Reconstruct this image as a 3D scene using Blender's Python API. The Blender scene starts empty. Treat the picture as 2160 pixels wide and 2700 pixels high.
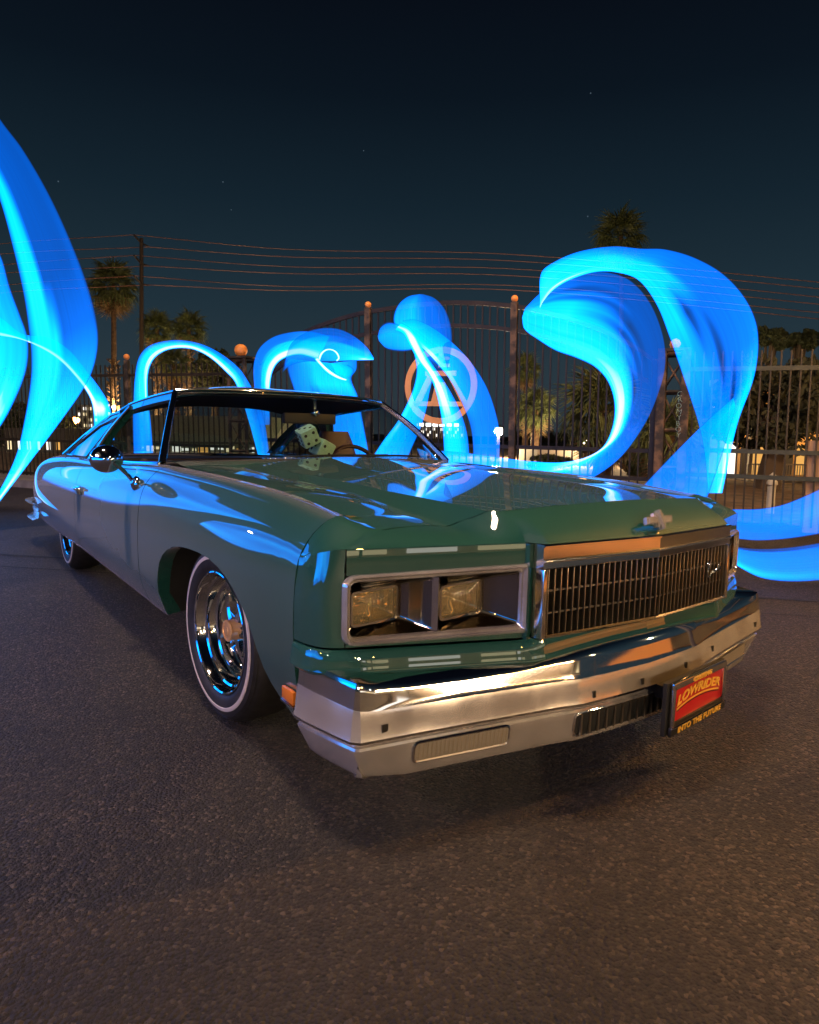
import bpy, bmesh, math, random
import numpy as np
from mathutils import Vector, Matrix, Quaternion
rnd = random.Random(7)
S = bpy.context.scene
COL = S.collection

# ------------------------------------------------------------------ camera
CAM = Vector((1.18753790, -1.76389559, 1.02799914))
F = Vector((-0.80460839, 0.58263471, -0.11463914))
R = Vector((0.58425367, 0.81126064, 0.02244602))
U = Vector((-0.10608005, 0.04891808, 0.99315359))
FPX = 1797.044
cd = bpy.data.cameras.new('camera')
cam = bpy.data.objects.new('camera', cd); COL.objects.link(cam)
cd.sensor_fit = 'HORIZONTAL'; cd.sensor_width = 36.0; cd.lens = 36.0 * FPX / 2160.0
cd.clip_start = 0.05; cd.clip_end = 2000
m = Matrix((R, U, -F)).transposed().to_4x4(); m.translation = CAM
cam.matrix_world = m
S.camera = cam

# ------------------------------------------------------------------ world, key light, exposure
w = bpy.data.worlds.new('World'); S.world = w; w.use_nodes = True
nt = w.node_tree; nt.nodes.clear()
wo = nt.nodes.new('ShaderNodeOutputWorld'); bg = nt.nodes.new('ShaderNodeBackground')
tc = nt.nodes.new('ShaderNodeTexCoord'); sx = nt.nodes.new('ShaderNodeSeparateXYZ')
rp = nt.nodes.new('ShaderNodeValToRGB')
nt.links.new(tc.outputs['Generated'], sx.inputs[0]); nt.links.new(sx.outputs['Z'], rp.inputs[0])
e = rp.color_ramp.elements
e[0].position = 0.0; e[0].color = (0.026, 0.036, 0.044, 1)
e[1].position = 1.0; e[1].color = (0.0012, 0.0016, 0.0035, 1)
for p, c in ((0.08, (0.022, 0.038, 0.050)), (0.17, (0.0140, 0.030, 0.043)), (0.30, (0.0070, 0.0170, 0.0270)), (0.42, (0.0034, 0.0075, 0.0135)), (0.55, (0.0020, 0.0030, 0.0065))):
    k = e.new(p); k.color = (*c, 1)
# faint stars
vo = nt.nodes.new('ShaderNodeTexVoronoi'); vo.inputs['Scale'].default_value = 34.0
st = nt.nodes.new('ShaderNodeMath'); st.operation = 'LESS_THAN'; st.inputs[1].default_value = 0.030
mp = nt.nodes.new('ShaderNodeMath'); mp.operation = 'GREATER_THAN'; mp.inputs[1].default_value = 0.55
sc_ = nt.nodes.new('ShaderNodeSeparateColor')
mu = nt.nodes.new('ShaderNodeMath'); mu.operation = 'MULTIPLY'
mx = nt.nodes.new('ShaderNodeMix'); mx.data_type = 'RGBA'; mx.blend_type = 'ADD'
mx.inputs[7].default_value = (0.05, 0.07, 0.09, 1)
nt.links.new(tc.outputs['Generated'], vo.inputs['Vector'])
nt.links.new(vo.outputs['Distance'], st.inputs[0]); nt.links.new(vo.outputs['Color'], sc_.inputs[0])
nt.links.new(sc_.outputs[0], mp.inputs[0]); nt.links.new(st.outputs[0], mu.inputs[0]); nt.links.new(mp.outputs[0], mu.inputs[1])
nt.links.new(mu.outputs[0], mx.inputs[0]); nt.links.new(rp.outputs[0], mx.inputs[6])
nt.links.new(mx.outputs[2], bg.inputs[0]); bg.inputs[1].default_value = 1.0
nt.links.new(bg.outputs[0], wo.inputs[0])
# one weak, very soft warm lamp-glow from the lit city (night)
sd = bpy.data.lights.new('sun', 'SUN'); sd.energy = 0.06; sd.angle = math.radians(40); sd.color = (1.0, 0.78, 0.62)
so = bpy.data.objects.new('sun', sd); COL.objects.link(so)
so.rotation_euler = Vector((0.30, -0.75, 0.62)).to_track_quat('Z', 'Y').to_euler()
S.view_settings.view_transform = 'Standard'; S.view_settings.look = 'None'
S.view_settings.exposure = 0.0; S.view_settings.gamma = 1.0
S.render.engine = 'CYCLES'
S.cycles.use_denoising = True
S.cycles.max_bounces = 12; S.cycles.transparent_max_bounces = 24; S.cycles.glossy_bounces = 5
S.cycles.sample_clamp_indirect = 6.0
S.cycles.caustics_refractive = False; S.cycles.caustics_reflective = False

# ------------------------------------------------------------------ helpers
def at(px, py, d):
    """point seen at photo pixel (2160x2700) at depth d metres along the view axis"""
    return CAM + (F + R * ((px - 1080) / FPX) - U * ((py - 1350) / FPX)) * d
G = (Vector((0, 0, 1)) - R * R.z).normalized()          # true vertical (the lot slopes slightly under the car)
TQ = Vector((0, 0, 1)).rotation_difference(G)

def link(o, parent=None):
    COL.objects.link(o)
    if parent is not None: o.parent = parent
    return o
def meshdata(name, V, Fc, mat, smooth=True, ang=35):
    me = bpy.data.meshes.new(name)
    me.from_pydata([tuple(v) for v in V], [], [tuple(f) for f in Fc]); me.validate(); me.update()
    if mat is not None:
        for mm in (mat if isinstance(mat, (list, tuple)) else [mat]): me.materials.append(mm)
    if smooth:
        me.shade_smooth(); me.set_sharp_from_angle(angle=math.radians(ang))
    return me
def fixn(me):
    b = bmesh.new(); b.from_mesh(me); bmesh.ops.recalc_face_normals(b, faces=b.faces); b.to_mesh(me); b.free()
def mesh(name, V, Fc, mat, parent=None, smooth=True, ang=35, solid=0, rec=True):
    me = meshdata(name, V, Fc, mat, False)
    if rec: fixn(me)
    if smooth: me.shade_smooth(); me.set_sharp_from_angle(angle=math.radians(ang))
    o = link(bpy.data.objects.new(name, me), parent)
    if solid:
        md = o.modifiers.new('thickness', 'SOLIDIFY'); md.thickness = solid; md.offset = 0
    return o
class MB:
    """collects shapes into one mesh"""
    def __init__(s): s.V = []; s.F = []
    def add(s, V, Fc):
        n = len(s.V); s.V += [tuple(v) for v in V]; s.F += [tuple(i + n for i in f) for f in Fc]; return s
    def grid(s, P, close_u=False, close_v=False):
        nu, nv = len(P), len(P[0]); V = [p for r in P for p in r]; Fc = []
        for i in range(nu - (0 if close_u else 1)):
            for j in range(nv - (0 if close_v else 1)):
                a, b = i, (i + 1) % nu; c, d = j, (j + 1) % nv
                Fc.append((a * nv + c, b * nv + c, b * nv + d, a * nv + d))
        return s.add(V, Fc)
    def box(s, c, d, M=None, bev=0):
        b = bmesh.new(); bmesh.ops.create_cube(b, size=1)
        for v in b.verts: v.co = Vector((v.co.x * d[0], v.co.y * d[1], v.co.z * d[2]))
        if bev: bmesh.ops.bevel(b, geom=b.edges[:], offset=bev, segments=2, affect='EDGES', profile=0.6)
        for v in b.verts: v.co = (M @ v.co if M is not None else v.co) + Vector(c)
        b.verts.index_update(); s.add([v.co[:] for v in b.verts], [[v.index for v in f.verts] for f in b.faces]); b.free(); return s
    def tube(s, pts, r, n=8, cap=True):
        pts = [Vector(p) for p in pts]; k = len(pts); rs = r if isinstance(r, (list, tuple)) else [r] * k
        ref = None; P = []
        for i, p in enumerate(pts):
            t = (pts[min(i + 1, k - 1)] - pts[max(i - 1, 0)])
            t = t.normalized() if t.length > 1e-9 else Vector((0, 0, 1))
            if ref is None:
                ref = Vector((0, 0, 1)) if abs(t.z) < .9 else Vector((1, 0, 0))
            x = (ref - t * ref.dot(t)).normalized(); y = t.cross(x); ref = x
            P.append([p + (x * math.cos(2 * math.pi * j / n) + y * math.sin(2 * math.pi * j / n)) * rs[i] for j in range(n)])
        n0 = len(s.V); s.grid(P, close_v=True)
        if cap:
            s.F.append(tuple(n0 + j for j in range(n))[::-1]); s.F.append(tuple(n0 + (k - 1) * n + j for j in range(n)))
        return s
    def lathe(s, prof, n=48, M=None):
        """prof: list of (radius, axial); axis = local -Y (outward on the right side)"""
        P = []
        for r_, a in prof:
            row = []
            for j in range(n):
                t = 2 * math.pi * j / n; v = Vector((r_ * math.cos(t), -a, r_ * math.sin(t)))
                row.append(M @ v if M is not None else v)
            P.append(row)
        return s.grid(P, close_v=True)
    def ball(s, c, r, n=12):
        rr = r if isinstance(r, (tuple, list)) else (r, r, r); P = []
        for i in range(n // 2 + 1):
            a = math.pi * i / (n // 2) - math.pi / 2
            P.append([(c[0] + rr[0] * math.cos(a) * math.cos(2 * math.pi * j / n), c[1] + rr[1] * math.cos(a) * math.sin(2 * math.pi * j / n), c[2] + rr[2] * math.sin(a)) for j in range(n)])
        return s.grid(P, close_v=True)
    def build(s, name, mat, parent=None, smooth=True, ang=35, rec=True):
        return mesh(name, s.V, s.F, mat, parent, smooth, ang, 0, rec)
    def data(s, name, mat, smooth=True, ang=35):
        me = meshdata(name, s.V, s.F, mat, False); fixn(me)
        if smooth: me.shade_smooth(); me.set_sharp_from_angle(angle=math.radians(ang))
        return me
def tag(o, label, cat, group=None, kind=None):
    o['label'] = label; o['category'] = cat
    if group: o['group'] = group
    if kind: o['kind'] = kind
    return o
def empty(name, loc=(0, 0, 0), label=None, cat=None, group=None, parent=None):
    o = bpy.data.objects.new(name, None); o.empty_display_size = .1; o.location = loc; link(o, parent)
    if label: tag(o, label, cat, group)
    return o
def inst(name, me, parent, loc=(0, 0, 0), q=None, sc=None):
    o = bpy.data.objects.new(name, me); o.location = loc
    if q is not None: o.rotation_mode = 'QUATERNION'; o.rotation_quaternion = q
    if sc is not None: o.scale = sc
    return link(o, parent)
def pch(xs, ys):
    """monotone cubic interpolator (ys may be arrays)"""
    xs = np.array(xs, float); ys = np.array(ys, float)
    if xs[0] > xs[-1]: xs, ys = xs[::-1], ys[::-1]
    h = np.diff(xs); d = np.diff(ys, axis=0) / h.reshape((-1,) + (1,) * (ys.ndim - 1))
    mm = np.zeros_like(ys); mm[0] = d[0]; mm[-1] = d[-1]
    for i in range(1, len(xs) - 1):
        mm[i] = np.where(d[i - 1] * d[i] > 0, 2 * d[i - 1] * d[i] / np.where(np.abs(d[i - 1] + d[i]) < 1e-12, 1, d[i - 1] + d[i]), 0)
    def f(x):
        x = min(max(x, xs[0]), xs[-1]); i = min(max(int(np.searchsorted(xs, x)) - 1, 0), len(xs) - 2)
        t = (x - xs[i]) / h[i]
        return ((1 + 2 * t) * (1 - t) ** 2 * ys[i] + t * (1 - t) ** 2 * h[i] * mm[i] + t * t * (3 - 2 * t) * ys[i + 1] + t * t * (t - 1) * h[i] * mm[i + 1])
    return f
def crv(pts, n):
    """smooth resample of a polyline (chord-length Catmull/pchip)"""
    P = np.array(pts, float); s = np.concatenate([[0], np.cumsum(np.linalg.norm(np.diff(P, axis=0), axis=1) + 1e-9)])
    # Catmull-Rom tangents on chord parameter
    T = np.zeros_like(P); T[0] = (P[1] - P[0]) / (s[1] - s[0]); T[-1] = (P[-1] - P[-2]) / (s[-1] - s[-2])
    for i in range(1, len(P) - 1): T[i] = (P[i + 1] - P[i - 1]) / (s[i + 1] - s[i - 1])
    out = []
    for q in np.linspace(0, s[-1], n):
        i = min(max(int(np.searchsorted(s, q)) - 1, 0), len(s) - 2); h = s[i + 1] - s[i]; t = (q - s[i]) / h
        out.append((1 + 2 * t) * (1 - t) ** 2 * P[i] + t * (1 - t) ** 2 * h * T[i] + t * t * (3 - 2 * t) * P[i + 1] + t * t * (t - 1) * h * T[i + 1])
    return np.array(out)
def lin(pts, n):
    P = np.array(pts, float); s = np.concatenate([[0], np.cumsum(np.linalg.norm(np.diff(P, axis=0), axis=1))])
    q = np.linspace(0, s[-1], n); return np.stack([np.interp(q, s, P[:, k]) for k in range(P.shape[1])], -1)

# ------------------------------------------------------------------ materials
def mat(name, col, rough=.5, metal=0., coat=0., coat_r=.03, spec=.5, emit=None, es=0, coat_ior=1.5):
    M = bpy.data.materials.new(name); M.use_nodes = True; b = M.node_tree.nodes['Principled BSDF']
    b.inputs['Base Color'].default_value = (*col, 1); b.inputs['Roughness'].default_value = rough; b.inputs['Metallic'].default_value = metal
    b.inputs['Coat Weight'].default_value = coat; b.inputs['Coat Roughness'].default_value = coat_r; b.inputs['Coat IOR'].default_value = coat_ior
    b.inputs['Specular IOR Level'].default_value = spec
    if emit: b.inputs['Emission Color'].default_value = (*emit, 1); b.inputs['Emission Strength'].default_value = es
    return M
def N(M, t): return M.node_tree.nodes.new(t)
def L(M, a, b): M.node_tree.links.new(a, b)
def noisy(M, scale, c1, c2, lo=.35, hi=.65, detail=6, bump=0, bscale=None, rough=None, coord='Object', dist=.01):
    """procedural colour variation, bump and roughness variation"""
    b = M.node_tree.nodes['Principled BSDF']; t = N(M, 'ShaderNodeTexCoord'); n = N(M, 'ShaderNodeTexNoise')
    n.inputs['Scale'].default_value = scale; n.inputs['Detail'].default_value = detail; L(M, t.outputs[coord], n.inputs['Vector'])
    r = N(M, 'ShaderNodeValToRGB'); r.color_ramp.elements[0].position = lo; r.color_ramp.elements[1].position = hi
    r.color_ramp.elements[0].color = (*c1, 1); r.color_ramp.elements[1].color = (*c2, 1)
    L(M, n.outputs[0], r.inputs[0]); L(M, r.outputs[0], b.inputs['Base Color'])
    if bump:
        n2 = N(M, 'ShaderNodeTexNoise'); n2.inputs['Scale'].default_value = bscale or scale * 4; n2.inputs['Detail'].default_value = 5
        L(M, t.outputs[coord], n2.inputs['Vector'])
        bp = N(M, 'ShaderNodeBump'); bp.inputs['Strength'].default_value = bump; bp.inputs['Distance'].default_value = dist
        L(M, n2.outputs[0], bp.inputs['Height']); L(M, bp.outputs[0], b.inputs['Normal'])
    if rough:
        mr = N(M, 'ShaderNodeMapRange'); mr.inputs['From Min'].default_value = .3; mr.inputs['From Max'].default_value = .7
        mr.inputs['To Min'].default_value = rough[0]; mr.inputs['To Max'].default_value = rough[1]
        L(M, n.outputs[0], mr.inputs['Value']); L(M, mr.outputs[0], b.inputs['Roughness'])
    return M
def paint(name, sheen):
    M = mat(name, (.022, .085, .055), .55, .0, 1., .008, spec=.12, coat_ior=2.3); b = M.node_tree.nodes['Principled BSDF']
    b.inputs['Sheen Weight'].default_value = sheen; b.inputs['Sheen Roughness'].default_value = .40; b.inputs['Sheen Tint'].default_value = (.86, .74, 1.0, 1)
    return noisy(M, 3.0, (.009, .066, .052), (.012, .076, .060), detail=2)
PAINT = paint('green_paint', .02)
SHEENED = paint('sheen_green_paint', .18)      # lavender sheen put into the paint for light and reflections on the sides
SATIN = mat('satin_chrome', (.84, .80, .74), .13, 1.)
CHROME = mat('chrome', (.82, .80, .78), .06, 1.)
OLDCHR = mat('worn_chrome', (.72, .68, .65), .2, .74)
noisy(OLDCHR, 9, (.60, .55, .52), (.78, .74, .70), .3, .7, rough=(.10, .26), bump=.05, bscale=60, dist=.002)
GRIM = mat('grille_metal', (.40, .38, .34), .28, 1.)
TRAYM = mat('lamp_tray_metal', (.33, .29, .23), .10, 1.)
BLACK = mat('black_void', (.006, .006, .006), .8)
RUB = mat('rubber', (.016, .015, .014), .55); noisy(RUB, 30, (.012, .011, .011), (.024, .022, .02), bump=.15, bscale=120, dist=.002)
WHITE = mat('whitewall', (.60, .52, .46), .5)
INTR = mat('red_trim', (.022, .005, .004), .55); noisy(INTR, 12, (.018, .004, .0035), (.03, .0065, .005), bump=.1)
DASH = mat('dark_trim', (.012, .011, .011), .6)
AMBER = mat('amber_lens', (.75, .20, .02), .2, 0, .6)
LENSG = mat('lamp_reflector', (.92, .82, .62), .06, 1.)
def add_wave(M, scale, strength, axis='Y'):
    b = M.node_tree.nodes['Principled BSDF']; t = N(M, 'ShaderNodeTexCoord'); wv = N(M, 'ShaderNodeTexWave'); wv.bands_direction = axis
    wv.inputs['Scale'].default_value = scale; L(M, t.outputs['Object'], wv.inputs['Vector'])
    bp = N(M, 'ShaderNodeBump'); bp.inputs['Strength'].default_value = strength; bp.inputs['Distance'].default_value = .004
    L(M, wv.outputs[0], bp.inputs['Height']); L(M, bp.outputs[0], b.inputs['Normal'])
PARKL = mat('ribbed_lens', (.42, .36, .27), .22, .35, .8); add_wave(PARKL, 26, .8)
def glass(name, tint, ior=1.5, rough=.02, boost=1.0, wave=0):
    M = bpy.data.materials.new(name); M.use_nodes = True; n = M.node_tree.nodes; n.clear()
    o = n.new('ShaderNodeOutputMaterial'); mxs = n.new('ShaderNodeMixShader'); tr = n.new('ShaderNodeBsdfTransparent'); gl = n.new('ShaderNodeBsdfGlossy')
    lw = n.new('ShaderNodeLayerWeight'); lw.inputs[0].default_value = .5
    pw = n.new('ShaderNodeMath'); pw.operation = 'POWER'; pw.inputs[1].default_value = 5.0; L(M, lw.outputs['Facing'], pw.inputs[0])
    fr = n.new('ShaderNodeMath'); fr.operation = 'MULTIPLY_ADD'; f0 = ((ior - 1) / (ior + 1)) ** 2 * 1.6; fr.inputs[1].default_value = 1 - f0; fr.inputs[2].default_value = f0; L(M, pw.outputs[0], fr.inputs[0])
    tr.inputs[0].default_value = (*tint, 1); gl.inputs['Roughness'].default_value = rough
    mm = n.new('ShaderNodeMath'); mm.operation = 'MULTIPLY'; mm.inputs[1].default_value = boost; mm.use_clamp = True
    L(M, fr.outputs[0], mm.inputs[0]); L(M, mm.outputs[0], mxs.inputs[0]); L(M, tr.outputs[0], mxs.inputs[1]); L(M, gl.outputs[0], mxs.inputs[2]); L(M, mxs.outputs[0], o.inputs[0])
    if wave:
        t = n.new('ShaderNodeTexCoord'); wv = n.new('ShaderNodeTexWave'); wv.bands_direction = 'Y'; wv.inputs['Scale'].default_value = wave
        bp = n.new('ShaderNodeBump'); bp.inputs['Strength'].default_value = .5; bp.inputs['Distance'].default_value = .003
        L(M, t.outputs['Object'], wv.inputs['Vector']); L(M, wv.outputs[0], bp.inputs['Height']); L(M, bp.outputs[0], gl.inputs['Normal'])
    return M
GLASS = glass('window_glass', (.80, .86, .84), boost=1.6)
GLASSD = glass('tinted_glass', (.62, .66, .66)); GLASSQ = glass('dark_glass', (.22, .23, .23))
LAMPG = glass('headlamp_glass', (.97, .88, .70), 1.6, .05, 1.8, wave=30)
def frost(M):
    n = M.node_tree.nodes; tr = [x for x in n if x.type == 'BSDF_TRANSPARENT'][0]; mxs = [x for x in n if x.type == 'MIX_SHADER'][0]
    df = n.new('ShaderNodeBsdfDiffuse'); df.inputs[0].default_value = (.85, .68, .36, 1); m2 = n.new('ShaderNodeMixShader'); m2.inputs[0].default_value = .17
    L(M, tr.outputs[0], m2.inputs[1]); L(M, df.outputs[0], m2.inputs[2]); L(M, m2.outputs[0], mxs.inputs[1])
frost(LAMPG)
def emis(name, col, s):
    M = bpy.data.materials.new(name); M.use_nodes = True; n = M.node_tree.nodes; n.clear()
    o = n.new('ShaderNodeOutputMaterial'); em = n.new('ShaderNodeEmission'); em.inputs[0].default_value = (*col, 1); em.inputs[1].default_value = s
    L(M, em.outputs[0], o.inputs[0]); return M

# ------------------------------------------------------------------ ground
ASPH = mat('asphalt', (.05, .046, .042), .78)
def asphalt():
    M = ASPH; b = M.node_tree.nodes['Principled BSDF']; t = N(M, 'ShaderNodeTexCoord')
    def tex(kind, scale, **k):
        n = N(M, kind); n.inputs['Scale'].default_value = scale
        for a, v in k.items(): n.inputs[a].default_value = v
        L(M, t.outputs['Object'], n.inputs['Vector']); return n
    big = tex('ShaderNodeTexNoise', .9, Detail=5.); mid = tex('ShaderNodeTexNoise', 14, Detail=8., Roughness=.7)
    fine = tex('ShaderNodeTexNoise', 150, Detail=4.); agg = tex('ShaderNodeTexVoronoi', 115.); pit = tex('ShaderNodeTexVoronoi', 38.)
    r1 = N(M, 'ShaderNodeValToRGB'); r1.color_ramp.elements[0].color = (.0045, .0034, .0025, 1); r1.color_ramp.elements[1].color = (.060, .044, .030, 1)
    r1.color_ramp.elements[0].position = .3; r1.color_ramp.elements[1].position = .7
    a1 = N(M, 'ShaderNodeMath'); a1.operation = 'MULTIPLY_ADD'; a1.inputs[1].default_value = .62; L(M, mid.outputs[0], a1.inputs[0])
    h1 = N(M, 'ShaderNodeMath'); h1.operation = 'MULTIPLY'; h1.inputs[1].default_value = .38; L(M, big.outputs[0], h1.inputs[0]); L(M, h1.outputs[0], a1.inputs[2])
    L(M, a1.outputs[0], r1.inputs[0])
    # light aggregate stones
    sep = N(M, 'ShaderNodeSeparateColor'); L(M, agg.outputs['Color'], sep.inputs[0])
    gt = N(M, 'ShaderNodeMapRange'); gt.inputs['From Min'].default_value = .66; gt.inputs['From Max'].default_value = 1.; gt.inputs['To Max'].default_value = .55; L(M, sep.outputs[0], gt.inputs['Value'])
    m1 = N(M, 'ShaderNodeMix'); m1.data_type = 'RGBA'; m1.inputs[7].default_value = (.170, .125, .082, 1); L(M, gt.outputs[0], m1.inputs[0]); L(M, r1.outputs[0], m1.inputs[6])
    # dark pits
    sp2 = N(M, 'ShaderNodeSeparateColor'); L(M, pit.outputs['Color'], sp2.inputs[0])
    c1 = N(M, 'ShaderNodeMath'); c1.operation = 'GREATER_THAN'; c1.inputs[1].default_value = .60; L(M, sp2.outputs[1], c1.inputs[0])
    c2 = N(M, 'ShaderNodeMapRange'); c2.inputs['From Min'].default_value = .10; c2.inputs['From Max'].default_value = .26; c2.inputs['To Min'].default_value = 1.; c2.inputs['To Max'].default_value = 0.; L(M, pit.outputs['Distance'], c2.inputs['Value'])
    c3 = N(M, 'ShaderNodeMath'); c3.operation = 'MULTIPLY'; L(M, c1.outputs[0], c3.inputs[0]); L(M, c2.outputs[0], c3.inputs[1])
    m2 = N(M, 'ShaderNodeMix'); m2.data_type = 'RGBA'; m2.inputs[7].default_value = (.010, .009, .008, 1); L(M, c3.outputs[0], m2.inputs[0]); L(M, m1.outputs[2], m2.inputs[6])
    # hairline cracks
    wn = tex('ShaderNodeTexNoise', 2.2, Detail=6.); wm = N(M, 'ShaderNodeMix'); wm.data_type = 'RGBA'; wm.blend_type = 'ADD'; wm.inputs[0].default_value = .35
    L(M, t.outputs['Object'], wm.inputs[6]); L(M, wn.outputs[1], wm.inputs[7])
    ck = N(M, 'ShaderNodeTexVoronoi'); ck.feature = 'DISTANCE_TO_EDGE'; ck.inputs['Scale'].default_value = .9; L(M, wm.outputs[2], ck.inputs['Vector'])
    cr = N(M, 'ShaderNodeMapRange'); cr.inputs['From Min'].default_value = .0012; cr.inputs['From Max'].default_value = .006; cr.inputs['To Min'].default_value = .6; cr.inputs['To Max'].default_value = 0.; L(M, ck.outputs[0], cr.inputs['Value'])
    gate = N(M, 'ShaderNodeMath'); gate.operation = 'GREATER_THAN'; gate.inputs[1].default_value = .60; L(M, big.outputs[0], gate.inputs[0])
    cg = N(M, 'ShaderNodeMath'); cg.operation = 'MULTIPLY'; L(M, cr.outputs[0], cg.inputs[0]); L(M, gate.outputs[0], cg.inputs[1])
    m3 = N(M, 'ShaderNodeMix'); m3.data_type = 'RGBA'; m3.inputs[7].default_value = (.008, .007, .006, 1); L(M, cg.outputs[0], m3.inputs[0]); L(M, m2.outputs[2], m3.inputs[6])
    # stone to stone variation
    vr = N(M, 'ShaderNodeMapRange'); vr.inputs['To Min'].default_value = .40; vr.inputs['To Max'].default_value = 1.5; L(M, sep.outputs[1], vr.inputs['Value'])
    m5 = N(M, 'ShaderNodeMix'); m5.data_type = 'RGBA'; m5.blend_type = 'MULTIPLY'; m5.inputs[0].default_value = 1.; L(M, m3.outputs[2], m5.inputs[6]); L(M, vr.outputs[0], m5.inputs[7])
    # old oil and rubber stains
    sn = tex('ShaderNodeTexNoise', .55, Detail=4., Roughness=.6, Distortion=.8); sr = N(M, 'ShaderNodeMapRange'); sr.inputs['From Min'].default_value = .44; sr.inputs['From Max'].default_value = .62; sr.inputs['To Min'].default_value = 1.; sr.inputs['To Max'].default_value = .5; L(M, sn.outputs[0], sr.inputs['Value'])
    m4 = N(M, 'ShaderNodeMix'); m4.data_type = 'RGBA'; m4.blend_type = 'MULTIPLY'; m4.inputs[0].default_value = 1.; L(M, m5.outputs[2], m4.inputs[6]); L(M, sr.outputs[0], m4.inputs[7])
    L(M, m4.outputs[2], b.inputs['Base Color'])
    hs = N(M, 'ShaderNodeMath'); hs.operation = 'MULTIPLY_ADD'; hs.inputs[1].default_value = -.7; L(M, c3.outputs[0], hs.inputs[0])
    h2 = N(M, 'ShaderNodeMath'); h2.operation = 'ADD'; L(M, fine.outputs[0], h2.inputs[0]); L(M, mid.outputs[0], h2.inputs[1])
    h3 = N(M, 'ShaderNodeMath'); h3.operation = 'SUBTRACT'; L(M, h2.outputs[0], h3.inputs[0]); L(M, agg.outputs['Distance'], h3.inputs[1])
    L(M, h3.outputs[0], hs.inputs[2])
    bp = N(M, 'ShaderNodeBump'); bp.inputs['Strength'].default_value = 1.0; bp.inputs['Distance'].default_value = .022; L(M, hs.outputs[0], bp.inputs['Height']); L(M, bp.outputs[0], b.inputs['Normal'])
    rr = N(M, 'ShaderNodeMapRange'); rr.inputs['To Min'].default_value = .62; rr.inputs['To Max'].default_value = .9; L(M, mid.outputs[0], rr.inputs['Value']); L(M, rr.outputs[0], b.inputs['Roughness'])
asphalt()
g = mesh('ground', [(-400, -400, 0), (400, -400, 0), (400, 400, 0), (-400, 400, 0)], [(0, 1, 2, 3)], ASPH, smooth=False)
tag(g, 'worn grey asphalt parking lot under the car', 'ground', kind='structure')
CONC = mat('concrete', (.20, .17, .14), .85); noisy(CONC, 5, (.13, .11, .09), (.24, .20, .165), bump=.3, bscale=60)
DIRT = mat('dirt', (.12, .07, .04), .95); noisy(DIRT, 2.5, (.06, .036, .02), (.16, .095, .055), bump=.6, bscale=18, dist=.05)
# fence line on the ground
FA = at(300, 1140, 11.5); FA.z = 0; FB = at(2020, 1140, 7.8); FB.z = 0
FD = (FB - FA).normalized(); FN = Vector((FD.y, -FD.x, 0))       # FN points to the camera side
if FN.dot(CAM - FA) < 0: FN = -FN
def fl(px):
    """distance along the fence line seen at photo column px"""
    a = (px - 1080) / FPX; d1 = (FA - CAM); d2 = FD
    # (d1+s*d2).R = a*(d1+s*d2).F
    return (a * d1.dot(F) - d1.dot(R)) / (d2.dot(R) - a * d2.dot(F))
def fdep(s): return (FA + FD * s - CAM).dot(F)
def fz(px, py):
    """height on the fence plane seen at photo pixel"""
    s = fl(px); p = FA + FD * s; d = (p - CAM).dot(F); q = at(px, py, d); return q.z
def quadstrip(name, a, b, off0, off1, z0, z1, mt, lab, cat, kind='structure'):
    p = [a + FN * off0, b + FN * off0, b + FN * off1, a + FN * off1]
    mb = MB(); mb.add([(*v.xy, z0) for v in p] + [(*v.xy, z1) for v in p], [(4, 5, 6, 7), (0, 1, 5, 4), (1, 2, 6, 5), (2, 3, 7, 6), (3, 0, 4, 7)])
    o = mb.build(name, mt, smooth=False); tag(o, lab, cat, kind=kind); return o
a0 = FA - FD * 25; b0 = FA + FD * 40
quadstrip('pavement', a0, FA + FD * 2.5, .9, -.6, -.05, .12, CONC, 'raised concrete kerb apron in front of the left fence', 'pavement')
quadstrip('planting_bed', FA - FD * 25, b0, -.75, -60, -.05, .02, DIRT, 'brown bare dirt behind the iron fence', 'dirt')
# long saw-cut joints across the lot
def joint(name, pxl, pyl, pxr, pyr, wd, lab):
    def gp(px, py):
        d = F + R * ((px - 1080) / FPX) - U * ((py - 1350) / FPX); t = -CAM.z / d.z; return CAM + d * t
    a, b = gp(pxl, pyl), gp(pxr, pyr); dr = (b - a).normalized(); a -= dr * 8; b += dr * 8; nn = Vector((-dr.y, dr.x, 0)) * wd / 2
    pts = []; k = 60
    top = []; bot = []
    for i in range(k + 1):
        p = a.lerp(b, i / k) + nn * rnd.uniform(-.15, .15); top.append(p + nn * rnd.uniform(.85, 1.1)); bot.append(p - nn * rnd.uniform(.85, 1.1))
    o = MB().grid([[(v.x, v.y, .004) for v in top], [(v.x, v.y, .004) for v in bot]]).build(name, JOINT, smooth=False)
    tag(o, lab, 'pavement joint', kind='structure')
JOINT = mat('joint_tar', (.006, .006, .006), .9)
joint('pavement_joint', 0, 1463, 2120, 1584, .045, 'dark expansion joint across the lot beyond the car')
joint('pavement_joint', 0, 1494, 2120, 1625, .014, 'thin crack line across the lot beside the rear wheel')

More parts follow.
